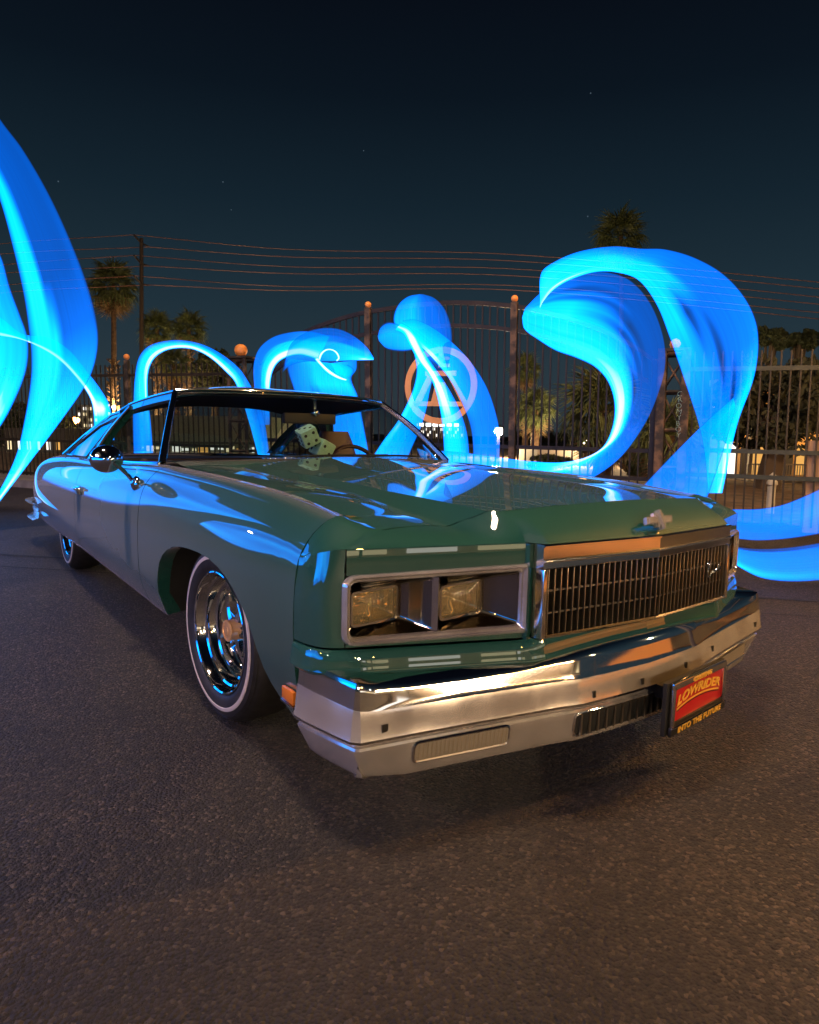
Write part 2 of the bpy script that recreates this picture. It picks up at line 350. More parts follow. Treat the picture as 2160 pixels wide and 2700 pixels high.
# ================================================================== THE CAR (nose at X=0, tail at -X, right side -Y)
SEAM = -.392
car = empty('vintage_car', (-2.8, 0, 0), 'green 1970s two door coupe with chrome grille and whitewall tyres before the gate', 'car')
car_off = Vector((-2.8, 0, 0))
bpy.context.view_layer.update()
class P:  # parent helper: geometry is given in world coordinates
    pass
def cp(o, parent=None):
    """parent to the car (or a car part) keeping world coordinates"""
    par = parent or car
    o.parent = par; o.matrix_parent_inverse = Matrix.Translation(-car_off)
    return o
def cmesh(name, V, Fc, mt, parent=None, **k):
    return cp(mesh(name, V, Fc, mt, None, **k), None) if parent is None else sub(mesh(name, V, Fc, mt, None, **k), parent)
def sub(o, part):
    o.parent = part; o.matrix_parent_inverse = Matrix.Identity(4)   # parts sit at world origin in their own frame
    return o
# body cross-sections: 8 control points (|Y|, Z) from sill to inner top edge
SX = [-.43, -.80, -1.30, -1.885, -2.60, -3.30, -4.20, -5.00, -5.45, -5.64]
SEC = [
 [(.935, .225), (.972, .34), (.985, .47), (.984, .60), (.970, .700), (.925, .765), (.862, .803), (.803, .793)],
 [(.940, .225), (.984, .34), (.994, .47), (.993, .61), (.977, .712), (.935, .785), (.868, .833), (.803, .829)],
 [(.940, .240), (.988, .35), (.999, .48), (.997, .62), (.981, .722), (.941, .795), (.872, .848), (.803, .846)],
 [(.950, .255), (.990, .36), (1.00, .49), (.998, .62), (.984, .725), (.952, .797), (.892, .851), (.850, .862)],
 [(.950, .260), (.990, .36), (1.00, .49), (.998, .61), (.984, .71), (.954, .780), (.900, .830), (.858, .842)],
 [(.950, .262), (.990, .36), (1.00, .49), (.998, .60), (.984, .695), (.954, .765), (.898, .812), (.855, .824)],
 [(.950, .255), (.985, .36), (.998, .48), (.996, .59), (.982, .680), (.950, .748), (.890, .797), (.835, .812)],
 [(.945, .250), (.978, .36), (.990, .47), (.986, .57), (.970, .655), (.935, .722), (.870, .770), (.800, .787)],
 [(.925, .260), (.955, .37), (.965, .46), (.960, .55), (.943, .630), (.905, .692), (.845, .735), (.770, .752)],
 [(.870, .290), (.895, .38), (.902, .46), (.897, .54), (.880, .605), (.845, .660), (.790, .697), (.720, .712)]]
secf = pch(SX, SEC)
def section(X, n=26): return crv(secf(X), n)
def hoodseam(X):
    s = secf(max(min(X, -.43), -1.80)); z = s[7][1]
    if X > -.392: z = .793 + (X + .392) / .118 * (-.0155)
    return z
ARCH = [(-1.640, .256), (-1.628, .30), (-1.618, .36), (-1.606, .41), (-1.590, .45), (-1.562, .495), (-1.52, .530), (-1.46, .560), (-1.388, .583), (-1.30, .597), (-1.21, .604), (-1.11, .606), (-1.01, .602), (-.92, .588), (-.84, .564), (-.77, .530), (-.71, .488), (-.665, .442), (-.63, .392), (-.60, .345), (-.572, .305), (-.54, .268), (-.50, .232)]
def side_panel(name, X0, X1, s, arch=False, n=30, m=26):
    if arch:
        xs = sorted(set([X0] + [x for x in np.linspace(X0, ARCH[0][0] - .02, 8)] + [p[0] for p in ARCH] + list(np.linspace(ARCH[-1][0] + .01, X1, 5))))
        ax = [p[0] for p in ARCH]; az = [p[1] for p in ARCH]
    else:
        xs = np.linspace(X0, X1, n)
    P_ = []; edge = []
    for X in xs:
        c = section(X, 60)
        z0 = c[0][1]
        zb = z0
        if arch and ARCH[0][0] <= X <= ARCH[-1][0]: zb = max(z0, float(np.interp(X, ax, az)))
        if zb > z0:
            i = next(k for k in range(60) if c[k][1] >= zb); q = (zb - c[i - 1][1]) / (c[i][1] - c[i - 1][1]); st = c[i - 1] * (1 - q) + c[i] * q
            c = np.concatenate([[st], c[i:]])
        c = lin(c, m)
        # rolled flange behind the lower edge
        c = np.concatenate([[(c[0][0] - (.055 if zb > z0 else .03), c[0][1] + (.006 if zb > z0 else .0))], [(c[0][0] - .004, c[0][1] - .002)], c, [(c[-1][0] - .004, c[-1][1] - .03)]])
        P_.append([(X, s * y, z) for y, z in c])
    mb = MB().grid(P_)
    # end flanges so that shut lines read as dark grooves
    for row, dx in ((P_[0], .0), (P_[-1], -.0)):
        mb.grid([row, [(p[0] + dx, p[1] - s * .03, p[2]) for p in row]])
    return cmesh(name, mb.V, mb.F, SHEENED, ang=50)
GAP = .0035
for s in (-1, 1):
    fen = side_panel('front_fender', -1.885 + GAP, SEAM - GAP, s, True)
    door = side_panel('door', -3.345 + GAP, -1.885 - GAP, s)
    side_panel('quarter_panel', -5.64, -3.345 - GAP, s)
    hb = MB().box((-3.205, s * 1.003, .652), (.13, .012, .05), bev=.004).box((-3.20, s * 1.018, .662), (.11, .02, .018), bev=.006)
    sub(hb.build('door_handle', CHROME), door)
    # wheel houses
    wb = MB(); A = [(x, z + .004) for x, z in ARCH]
    wb.grid([[(x, s * .945, z) for x, z in A], [(x, s * .58, z + .02) for x, z in A]])
    wb.add([(x, s * .58, z) for x, z in A] + [(A[-1][0], s * .58, .1), (A[0][0], s * .58, .1)], [tuple(range(len(A) + 2))])
    cp(wb.build('wheel_house', BLACK))
cp(MB().box((-2.95, 0, .235), (5.0, 1.16, .05)).box((-2.9, 0, .29), (2.4, 1.86, .06)).build('floor_pan', BLACK, smooth=False))

# ---- hood
zcre = pch([-2.098, -1.643, -1.117, -.72, -.41, -.154], [.873, .860, .850, .837, .829, .820])
def hood_z(X, Y):
    ay = abs(Y); zs = hoodseam(X) - .002; zc = zcre(X); camb = .016 + .022 * min(max((-X - .15) / 1.6, 0), 1)
    if ay <= .50: return zc + camb * (1 - (ay / .50) ** 2)
    zv = zs - .002 + .12 * max(zc - zs, 0) - .004
    if ay <= .575:
        t = (ay - .50) / .075; t = 1.25 * t - .25 * t * t; return zc * (1 - t) + zv * t
    t = (ay - .575) / .223; return zv * (1 - t) + zs * t + .006 * math.sin(math.pi * t)
def hood_front(Y):
    ay = abs(Y)
    if ay < .46: return -.132 - .03 * (ay / .46) ** 2
    if ay < .575:
        t = (ay - .46) / .115; t = t * t * (3 - 2 * t); return -.162 * (1 - t) - .266 * t
    return -.266 - (ay - .575) / .22 * .010
ys = sorted(set([round(v, 4) for v in list(np.linspace(0, .46, 13)) + list(np.linspace(.46, .60, 15)) + list(np.linspace(.60, .797, 9))]))
ys = [-y for y in ys[::-1] if y > 0] + ys
rows = []
for t in np.linspace(0, 1, 44):
    r_ = []
    for Y in ys:
        xf = hood_front(Y) - GAP; X = xf + (-1.80 - xf) * t; r_.append((X, Y * (1 if abs(Y) < .7 else 1), hood_z(X, Y)))
    rows.append(r_)
mb = MB().grid(rows)
mb.grid([rows[0], [(x - .004, y, z - .025) for x, y, z in rows[0]]]); mb.grid([rows[-1], [(x + .01, y, z - .03) for x, y, z in rows[-1]]])
for j in (0, -1): mb.grid([[r_[j] for r_ in rows], [(r_[j][0], r_[j][1] * .996, r_[j][2] - .03) for r_ in rows]])
hood = cmesh('hood', mb.V, mb.F, PAINT, ang=11)

# ---- nose panel (header above the lamps and grille, wraps round the front corners to the fender seam)
def lipx(Y): # plan line of the lip over the lamps
    ay = abs(Y)
    gx = .012 - .085 * ay; px = -.058 - (ay - .416) * .389
    if ay < .435: return gx
    if ay > .465: return px
    t = (ay - .435) / .03; return gx * (1 - t) + px * t
def lipz(Y): return .748 - .02 * max(abs(Y) - .465, 0)
# columns: corner ones first (angle along the rounded corner), then across the front to the centre line
cornerT = [(-.43, .803, .793), (-.40, .803, .790), (-.365, .803, .787), (-.33, .803, .783), (-.30, .802, .780), (-.280, .799, .7785), (-.2765, .79, .7775)]
cornerC = [(-.43, .862, .803), (-.40, .862, .799), (-.36, .861, .795), (-.325, .859, .789), (-.29, .856, .783), (-.262, .851, .777), (-.248, .840, .775)]
cornerS = [(-.43, .925, .765), (-.39, .926, .763), (-.35, .926, .760), (-.31, .924, .757), (-.27, .918, .7535), (-.238, .908, .752), (-.222, .892, .752)]
cornerL = [(-.43, .970, .700), (-.38, .972, .706), (-.33, .970, .715), (-.285, .966, .726), (-.248, .959, .732), (-.222, .948, .737), (-.1975, .930, .739)]
cornerM = [(-.43, .984, .600), (-.37, .985, .605), (-.32, .984, .61), (-.276, .979, .62), (-.243, .971, .63), (-.219, .956, .64), (-.1970, .934, .65)]
cornerB = [(-.43, .9855, .487), (-.37, .985, .487), (-.32, .983, .487), (-.276, .977, .487), (-.243, .968, .487), (-.219, .953, .487), (-.1970, .931, .487)]
sq = lambda P_: [(-.2545 + (x + .197) * (.1375 / .233), y - .018 * min(max((x + .43) / .233, 0), 1) ** 1.5, z) for x, y, z in P_]
cornerC, cornerS, cornerL, cornerM, cornerB = map(sq, (cornerC, cornerS, cornerL, cornerM, cornerB))
cornerT = [(-.392, .803, .793), (-.37, .803, .790), (-.345, .803, .787), (-.32, .803, .783), (-.298, .802, .780), (-.280, .799, .7785), (-.2765, .79, .7775)]
def colprof(i):
    top = lin([cornerT[i], cornerC[i], cornerS[i], cornerL[i]], 0) if False else crv([cornerT[i], cornerC[i], cornerS[i], cornerL[i]], 13)
    low = crv([cornerL[i], cornerM[i], cornerB[i]], 9)[1:]
    return [tuple(v) for v in top] + [tuple(v) for v in low]
ccols = [colprof(i) for i in range(7)]
# interpolate more corner columns
cc = np.array(ccols); cu = np.linspace(0, 1, 7); f_ = pch(cu, cc); ccols = [[tuple(p) for p in f_(u)] for u in np.linspace(0, 1, 19)]
def frontcol(Y, full):
    ay = abs(Y); yt = min(ay, .79); T = (hood_front(yt) + GAP, yt, hood_z(hood_front(yt) + GAP, yt)); Lp = (lipx(Y), ay, lipz(Y))
    b1 = (T[0] * .55 + Lp[0] * .45, yt * .55 + ay * .45, T[2] * .60 + Lp[2] * .40 + .005)
    b2 = (T[0] * .15 + Lp[0] * .85, yt * .15 + ay * .85, T[2] * .22 + Lp[2] * .78 + .003)
    top = [tuple(v) for v in crv([T, b1, b2, Lp], 13)]
    return top
for s in (-1, 1):
    mb = MB(); g_ = [[(p[0], s * p[1], p[2]) for p in c_] for c_ in ccols]
    mb.grid(g_)
    yfr = [.912, .89, .86, .82, .79, .75, .70, .65, .60, .585, .57, .555, .54, .52, .50, .48, .465, .455, .445, .435, .42, .40, .36, .32, .28, .24, .20, .16, .12, .08, .04, 0]
    fr = []
    for i, Y in enumerate(yfr):
        c_ = [(p[0], s * p[1], p[2]) for p in frontcol(Y, False)]
        if i == 0: c_ = g_[-1][:13]
        fr.append(c_)
    mb.grid(fr)
    # lip face above the lamp bezel, and the strip under it
    fa = [(lipx(Y), Y) for Y in yfr if Y >= .465]
    mb.grid([[(x, s * y, lipz(y)) for x, y in fa], [(x + .001, s * y, lipz(y) - .004) for x, y in fa], [(x + .001, s * y, .690 - .040 * (y - .462)) for x, y in fa], [(x - .02, s * y, .684 - .040 * (y - .462)) for x, y in fa]])
    mb.grid([[(x - .02, s * y, .510 - .026 * (y - .462)) for x, y in fa], [(x, s * y, .508 - .026 * (y - .462)) for x, y in fa], [(x, s * y, .488) for x, y in fa], [(x - .02, s * y, .486) for x, y in fa]])
    mb.box((-.075, s * .4585, .616), (.03, .0135, .258))
    # outer cheek between bezel and corner
    mb.grid([g_[-1][13:], [(p[0] - .02, s * .900, p[2]) for p in g_[-1][13:]]])
    mb.grid([g_[-1], [(p[0] - .001, p[1], p[2]) for p in g_[-1]]])
    # seam flange at the fender
    mb.grid([g_[0], [(p[0] - .0, p[1] - s * .03, p[2] - .005) for p in g_[0]]])
    cmesh('nose_panel', mb.V, mb.F, PAINT, ang=32)

# ---- lower filler panel between lamps/grille and bumper
def planx(Y):
    ay = abs(Y)
    return (-.045 - .05 * ay) if ay < .44 else (-.060 - (ay - .44) * .27)
for s in (-1, 1):
    prof = [(.482, -.006), (.478, .004), (.468, .009), (.455, .012), (.443, .014), (.433, .016), (.426, .018), (.421, .014), (.40, -.02)]
    cols = []
    side = [(-.392, .984), (-.362, .984), (-.334, .981), (-.310, .974), (-.287, .962), (-.266, .944), (-.252, .915)]
    nrm = [(0, 1), (0, 1), (.15, .98), (.35, .9), (.6, .7), (.85, .4), (.97, .2)]
    for (x, y), (nx, ny) in zip(side, nrm):
        cols.append([(x + nx * o * .8, s * (y + ny * o * .8 - (.0)), z) for z, o in prof])
    for Y in (.90, .85, .80, .7, .6, .54, .50, .485, .47, .455, .44, .425, .41, .39, .36, .30, .24, .16, .08, 0):
        t = min(max((.485 - Y) / .075, 0), 1); t = t * t * (3 - 2 * t); x0 = (-.060 - (Y - .44) * .389) * (1 - t) + (-.027 - .05 * Y) * t
        cols.append([(x0 + o, s * Y, z + (.012 if i < 3 else 0) * t + .022 * t * (1 - (Y / .5) ** 2)) for i, (z, o) in enumerate(prof)])
    # smooth the step at the grille edge
    fi = cmesh('filler_panel', *(lambda m_: (m_.V, m_.F))(MB().grid(cols)), PAINT, ang=40)

# ---- bumper
def bplan(n=60):
    half = [(0, 0.004), (.16, -.004), (.285, -.014), (.316, -.022), (.36, -.034), (.50, -.062), (.65, -.092), (.80, -.120), (.89, -.136), (.932, -.144), (.944, -.155), (.957, -.21), (.971, -.28), (.980, -.33), (.983, -.372)]
    return half
def bumper(front=True):
    half = bplan(); full = [(x, -y) for y, x in half[::-1]] + [(x, y) for y, x in half[1:]]
    P2 = np.array(full); D = []
    for i in range(len(P2)):
        t = P2[min(i + 1, len(P2) - 1)] - P2[max(i - 1, 0)]; t /= np.linalg.norm(t); D.append((t[1], -t[0]))
    D = np.array(D)
    prof = [(-.046, .424), (-.030, .422), (-.018, .412), (-.010, .395), (-.006, .372), (.0005, .3575), (.004, .344), (.007, .322), (.010, .302), (.013, .290), (.012, .283), (.004, .277), (-.004, .271), (-.005, .266), (.001, .261), (.002, .256), (.000, .240), (-.004, .205), (-.007, .180), (-.010, .174), (-.018, .170), (-.07, .172)]
    P_ = []
    for (x, y), (nx, ny) in zip(P2, D):
        row = []
        for o, z in prof:
            ay = abs(y); k = 1.0
            if o < 0 and z > .36 and .88 < ay < .99: o *= .35
            inw = 0
            if z < .262 and ay > .8: inw = (.262 - z) * .38 * min((ay - .8) / .12, 1)
            lift = max(0, (ay - .90) / .08) * .014 * min(max((z - .3) / .05, 0), 1)
            if z > .36 and ay < .5: lift += .024 * (1 - (ay / .5) ** 2) * (z - .36) / .06
            row.append((x + nx * (o - inw), y + ny * (o - inw), z + lift))
        P_.append([(x - .10, y * .87, row[0][2] - .003)] + row)
    return P_
BP = bumper()
mb = MB(); mb.grid([r_[6:11] for r_ in BP]); mb.grid([r_[13:] for r_ in BP])
bump = cmesh('front_bumper', mb.V, mb.F, OLDCHR, ang=28)
sub(MB().grid([r_[:7] for r_ in BP]).build('bumper_top', CHROME, ang=28), bump)
sub(MB().grid([r_[10:14] for r_ in BP]).build('bumper_crease', CHROME, ang=28), bump)
def bface(Y, z):
    """front surface x of the bumper at Y,z"""
    half = bplan(); ay = abs(Y); x = float(np.interp(ay, [h[0] for h in half], [h[1] for h in half]))
    o = float(np.interp(z, [.174, .180, .205, .24, .256, .261, .266, .271, .277, .283, .29, .302, .322, .344], [-.010, -.007, -.004, .0, .002, .001, -.005, -.004, .004, .012, .013, .010, .007, .004]))
    return x + o
mb = MB()
for Y, z in ((-.873, .315), (-.245, .308), (-.04, .309), (.201, .312), (.42, .318), (.868, .315)):
    sub(MB().box((bface(Y, z) + .0005, Y, z), (.004, .017 if abs(Y) > .5 else .011, .019)).build('bolt_hole', BLACK, smooth=False), bump)

def opening(yc0, yc1, z0, z1, kind):
    """chrome-lipped opening in the lower bumper face"""
    n = 14; mb = MB(); path = []
    r_ = .014
    def cr_(cy, cz, a0):
        return [(cy + r_ * math.cos(math.radians(a0 + k * 22.5)), cz + r_ * math.sin(math.radians(a0 + k * 22.5))) for k in range(5)]
    path = cr_(yc1 - r_, z1 - r_, 0) + cr_(yc0 + r_, z1 - r_, 90) + cr_(yc0 + r_, z0 + r_, 180) + cr_(yc1 - r_, z0 + r_, 270)
    pts = [(bface(y, z) + .001, y, z) for y, z in path]
    mb.tube(pts + [pts[0]], .0042, 6, cap=False)
    fr_ = sub(mb.build('lamp_bezel' if kind == 'lamp' else 'slot_bezel', CHROME), bump)
    b2 = MB().grid([[(bface(y, z) + .0035, y, z) for z in np.linspace(z0 + .001, z1 - .001, 7)] for y in np.linspace(yc0 + .002, yc1 - .002, 16)])
    if kind == 'lamp': sub(b2.build('parking_lamp', PARKL, smooth=False), bump)
    else:
        sub(b2.build('slot_back', BLACK, smooth=False), bump)
        k = int((yc1 - yc0) / .036)
        for i in range(k + 1):
            y = yc0 + (yc1 - yc0) * (i + .5) / (k + 1); z = (z0 + z1) / 2
            sub(MB().box((bface(y, z) + .006, y, z), (.007, .0065, z1 - z0 - .006)).build('slot_louvre', GRIM, smooth=False), bump)
opening(-.79, -.512, .206, .259, 'lamp'); opening(.512, .79, .206, .259, 'lamp'); opening(-.302, .098, .190, .258, 'slot'); opening(.30, .46, .20, .258, 'slot')
# license plate
pl = cp(MB().box((.093, .120, .262), (.006, .292, .150), bev=.002).build('license_plate', mat('plate_red', (.52, .010, .012), .35, 0, .4)))
PB = mat('plate_black', (.010, .009, .008), .4); YEL = mat('plate_yellow', (.75, .42, .06), .4)
mb = MB()
mb.box((.099, .120, .338), (.012, .314, .026), bev=.004)
mb.box((.099, -.030, .262), (.012, .013, .16), bev=.004); mb.box((.099, .270, .262), (.012, .013, .16), bev=.004)
sub(mb.build('plate_frame', CHROME), pl)
mb = MB().box((.097, .120, .1905), (.010, .30, .016), bev=.003).box((.099, .120, .1665), (.012, .322, .032), bev=.004)
sub(mb.build('plate_frame_base', PB), pl)
mb = MB().tube([(.106, -.038, .1825), (.106, .278, .1825)], .0025, 6)
sub(mb.build('frame_edge', CHROME), pl)
mb = MB().box((.04, .12, .27), (.10, .18, .05)).box((.083, .12, .25), (.012, .34, .20))
sub(mb.build('plate_bracket', BLACK, smooth=False), pl)
def text(name, body, size, mt, M, parent, ext=.001, arch=0, shear=0, bold=0):
    c_ = bpy.data.curves.new(name, 'FONT'); c_.body = body; c_.size = size; c_.extrude = ext; c_.align_x = 'CENTER'; c_.align_y = 'CENTER'; c_.offset = bold; c_.shear = shear
    c_.resolution_u = 3
    to = bpy.data.objects.new(name, c_); COL.objects.link(to); bpy.context.view_layer.update()
    me = bpy.data.meshes.new_from_object(to.evaluated_get(bpy.context.evaluated_depsgraph_get())); bpy.data.objects.remove(to); bpy.data.curves.remove(c_)
    for v in me.vertices:
        x, y, z = v.co
        if arch: y += arch * (1 - (x / .13) ** 2)
        v.co = M @ Vector((x, y, z))
    me.materials.clear(); me.materials.append(mt); me.name = name
    o = bpy.data.objects.new(name, me); COL.objects.link(o)
    return o
# facing +X: text right = +Y, text up = +Z
TM = lambda x, y, z: Matrix.Translation((x, y, z)) @ Matrix(((0, 0, 1), (1, 0, 0), (0, 1, 0))).to_4x4()
sub(text('plate_lettering', 'LOWRIDER', .050, YEL, TM(.0975, .120, .268), pl, arch=.022, shear=.25, bold=.0015), pl)
sub(text('frame_lettering', 'CRUISING', .024, YEL, TM(.1062, .120, .336), pl, shear=.2, bold=.0006), pl)
sub(text('frame_lettering', 'INTO THE FUTURE', .0305, YEL, TM(.1062, .120, .166), pl, shear=.1, bold=.0008), pl)
# underline swoosh
sw = [(.0975, .120 + x, .240 + .022 * (1 - (x / .13) ** 2)) for x in np.linspace(-.125, .125, 15)]
mb = MB().grid([[(x, y, z + .0035) for x, y, z in sw], [(x, y, z - .0035) for x, y, z in sw]]); sub(mb.build('plate_swoosh', YEL, smooth=False), pl)
mb = MB().grid([[(x + .0002, y, z - .006) for x, y, z in sw], [(x + .0002, y, z - .009) for x, y, z in sw]]); sub(mb.build('plate_swoosh', PB, smooth=False), pl)

pl.matrix_basis = Matrix.Translation((.090, .138, .2505)) @ Matrix.Rotation(math.radians(6), 4, 'Z') @ Matrix.Diagonal((1, 1.10, .79, 1)) @ Matrix.Translation((-.099, -.120, -.251))
# ---- grille (shallow V)
def gx(Y): return .010 - .085 * abs(Y)
gr = cp(MB().add([(gx(y) - .055, y, z) for y in (-.452, 0, .452) for z in (.49, .745)], [(0, 1, 3, 2), (2, 3, 5, 4)]).build('grille', BLACK, smooth=False))
for s in (-1, 1):
    # header bar with raised lower lip
    pr = [(-.03, .7465), (.004, .7465), (.009, .744), (.009, .7405), (.004, .739), (.004, .709), (.011, .7065), (.012, .703), (.008, .700), (.004, .698), (.006, .684), (.004, .681), (-.03, .681)]
    P_ = [[(gx(y) + o, s * y, z) for o, z in pr] for y in (0, .225, .452)]
    mb = MB().grid(P_); mb.add(P_[-1], [tuple(range(len(pr)))])
    hd = sub(mb.build('grille_header', SATIN, ang=20), gr)
    mb = MB().box((gx(.446) - .008, s * .446, .588), (.036, .016, .187), bev=.003); sub(mb.build('grille_frame', SATIN), gr)
    P_ = [[(gx(y) + o, s * y, z) for o, z in ((-.04, .503), (.004, .503), (.008, .498), (.004, .493), (-.04, .491))] for y in (0, .225, .452)]
    sub(MB().grid(P_).build('grille_sill', SATIN, ang=20), gr)
    for zz in (.560, .621):
        P_ = [[(gx(y) + o - .004, s * y, z) for o, z in ((-.03, zz + .002), (0, zz + .0025), (0, zz - .0025), (-.03, zz - .002))] for y in (0, .22, .438)]
        sub(MB().grid(P_).build('grille_crossbar', GRIM, smooth=False), gr)
bar = MB().box((0, 0, 0), (.040, .0042, .178), bev=.001).data('grille_bar', GRIM)
for i in range(39):
    y = -.438 + .876 * (i + .5) / 39
    sub(inst('grille_bar', bar, None, (gx(y) - .018, y, .592)), gr)
# script badge on the grille
pts = [(0, .028), (.004, .036), (.012, .038), (.016, .032), (.010, .018), (.004, .004), (.006, -.012), (.014, -.016), (.021, -.008), (.024, .004), (.028, -.004), (.031, .006), (.036, -.004), (.040, .007), (.045, -.002), (.050, .009), (.056, .003), (.062, .016), (.066, .026), (.064, .008), (.070, .004), (.078, .014)]
q = crv([(x, y) for x, y in pts], 70)
mb = MB().tube([(gx(.345) + .008, .305 + a * 1.05, .598 + b) for a, b in q], .0026, 6)
sub(mb.build('script_badge', CHROME), gr)
# emblem on the nose: a slanted bow-tie shield in a chrome frame
eb = MB(); M_ = Matrix.Translation((.002, 0, .790)) @ Matrix.Rotation(math.radians(-24), 4, 'Y')
def prism(mb, poly, x0, x1, M):
    n = len(poly); V = [M @ Vector((x0, y, z)) for y, z in poly] + [M @ Vector((x1, y, z)) for y, z in poly]
    mb.add(V, [tuple(range(n))[::-1], tuple(range(n, 2 * n))] + [(i, (i + 1) % n, n + (i + 1) % n, n + i) for i in range(n)])
bt_ = [(-.066, -.011), (-.022, -.011), (-.025, -.022), (.019, -.022), (.022, -.011), (.058, -.011), (.066, .011), (.022, .011), (.025, .022), (-.019, .022), (-.022, .011), (-.058, .011)]
prism(eb, bt_, -.006, .006, M_)
prism(eb, [(y * .84, z * .72) for y, z in bt_], .006, .010, M_)
prism(eb, [(-.003, -.030), (.004, -.030), (.006, .029), (-.002, .029)], -.004, .016, M_)
cp(eb.build('hood_emblem', OLDCHR, smooth=False))

# ---- headlamps: chrome bezel, stepped tray, two square lamps each side
def pp(Y, dx=0): return -.058 - (abs(Y) - .416) * .389 + dx
for s in (-1, 1):
    y0, y1, z0, z1 = .462, .922, .503, .692
    def rr(y0, y1, z0, z1, r_, ri=None, n=5):
        """rounded rectangle: outer corners r_, inner edge corners ri"""
        ri = r_ if ri is None else ri; out = []
        for cy, cz, a, rad in ((y1 - r_, z1 - r_, 0, r_), (y0 + ri, z1 - ri, 90, ri), (y0 + ri, z0 + ri, 180, ri), (y1 - r_, z0 + r_, 270, r_)):
            out += [(cy + rad * math.cos(math.radians(a + 90 * k / n)), cz + rad * math.sin(math.radians(a + 90 * k / n))) for k in range(n + 1)]
        return out
    loops = [(rr(y0, y1, z0, z1, .03, .006), .000), (rr(y0 + .001, y1 - .002, z0 + .002, z1 - .002, .029, .006), .010), (rr(y0 + .004, y1 - .007, z0 + .007, z1 - .007, .026, .006), .014), (rr(y0 + .008, y1 - .012, z0 + .012, z1 - .012, .022, .006), .009),
             (rr(y0 + .009, y1 - .013, z0 + .013, z1 - .013, .021, .006), .001), (rr(y0 + .012, y1 - .018, z0 + .019, z1 - .019, .018, .006), .004), (rr(y0 + .014, y1 - .021, z0 + .022, z1 - .022, .016, .006), -.004)]
    mb = MB().grid([[(pp(y, d), s * y, z) for y, z in lp] for lp, d in loops], close_v=True)
    bz = cmesh('headlamp_bezel', mb.V, mb.F, OLDCHR, ang=30)
    iy0, iy1, iz0, iz1 = y0 + .014, y1 - .021, z0 + .022, z1 - .022
    ym = .690
    for c0, c1 in ((iy0, ym - .008), (ym + .008, iy1)):
        # tray: funnel from the opening back to a square lamp that faces straight ahead
        lw, lh = .150, .100; lc = c1 - lw / 2 - .006; zc_ = (iz0 + iz1) / 2 - .004
        lx = pp(c1) - .022                                     # lamp face plane
        A_ = rr(c0, c1, iz0, iz1, .010); B_ = rr(lc - lw / 2, lc + lw / 2, zc_ - lh / 2, zc_ + lh / 2, .014)
        lo = [[(pp(y, -.004), s * y, z) for y, z in A_], [(pp(y, -.012), s * (y * .97 + lc * .03), z * .97 + zc_ * .03) for y, z in A_], [(lx - .004, s * y, z) for y, z in B_]]
        lo2 = []
        for a_, b_ in ((lo[1], lo[2]),):
            for t in (.25, .5, .75):
                lo2.append([tuple(np.array(pa_) * (1 - t) + np.array(pb_) * t + np.array((-.012 * math.sin(math.pi * t), 0, 0))) for pa_, pb_ in zip(a_, b_)])
        mb = MB().grid([lo[0], lo[1]] + lo2 + [lo[2]], close_v=True); tr_ = sub(mb.build('lamp_tray', TRAYM, ang=20), bz)
        ring = [(B_, .0), (rr(lc - lw / 2 + .002, lc + lw / 2 - .002, zc_ - lh / 2 + .002, zc_ + lh / 2 - .002, .013), .010), (rr(lc - lw / 2 + .008, lc + lw / 2 - .008, zc_ - lh / 2 + .008, zc_ + lh / 2 - .008, .010), .010), (rr(lc - lw / 2 + .009, lc + lw / 2 - .009, zc_ - lh / 2 + .009, zc_ + lh / 2 - .009, .010), .0)]
        sub(MB().grid([[(lx + d, s * y, z) for y, z in lp] for lp, d in ring], close_v=True).build('headlamp_ring', CHROME), bz)
        # reflector bowl and fluted glass
        rb = []
        for k in range(7):
            t = k / 6; rb.append([(lx - .005 - .06 * (1 - (1 - t) ** 2), s * (lc + (y - lc) * (1 - t * .9)), zc_ + (z - zc_) * (1 - t * .9)) for y, z in ring[-1][0]])
        mb = MB().grid(rb, close_v=True); mb.F.append(tuple(range(6 * len(rb[0]), 7 * len(rb[0]))))
        sub(mb.build('headlamp_reflector', LENSG), bz)
        gl = []
        for k in range(5):
            t = k / 4; gl.append([(lx + .004 + .010 * (1 - (1 - t) ** 2), s * (lc + (y - lc) * (1 - t * .98)), zc_ + (z - zc_) * (1 - t * .98)) for y, z in ring[-1][0]])
        mb = MB().grid(gl, close_v=True); mb.F.append(tuple(range(4 * len(gl[0]), 5 * len(gl[0]))))
        sub(mb.build('headlight', LAMPG), bz)
    mb = MB(); mb.add([(pp(ym - .010, -.006), s * (ym - .010), iz0), (pp(ym, .004), s * ym, iz0), (pp(ym + .010, -.006), s * (ym + .010), iz0), (pp(ym - .010, -.006), s * (ym - .010), iz1), (pp(ym, .004), s * ym, iz1), (pp(ym + .010, -.006), s * (ym + .010), iz1)], [(0, 1, 4, 3), (1, 2, 5, 4)])
    sub(mb.build('lamp_divider', SATIN, smooth=False), bz)
    for o_ in [bz] + list(bz.children):
        for v_ in o_.data.vertices: v_.co.z -= (.026 + .014 * (v_.co.z - .5) / .19) * (abs(v_.co.y) - .462)
    # amber side marker low on the fender corner
    mk = cp(MB().box((-.432, s * .979, .318), (.070, .012, .036), bev=.003).build('side_marker', AMBER))
    sub(MB().box((-.432, s * .981, .295), (.078, .012, .007), bev=.002).build('marker_trim', CHROME), mk)
    # fender end below the nose seam
    P_ = [[(x, s * (y + (.0 if z > .3 else -.02)), z) for z in (.385, .34, .30, .25, .228)] for x, y in ((-.392, .972), (-.38, .972), (-.365, .970), (-.35, .966))]
    cp(MB().grid(P_).build('fender_valance', PAINT))

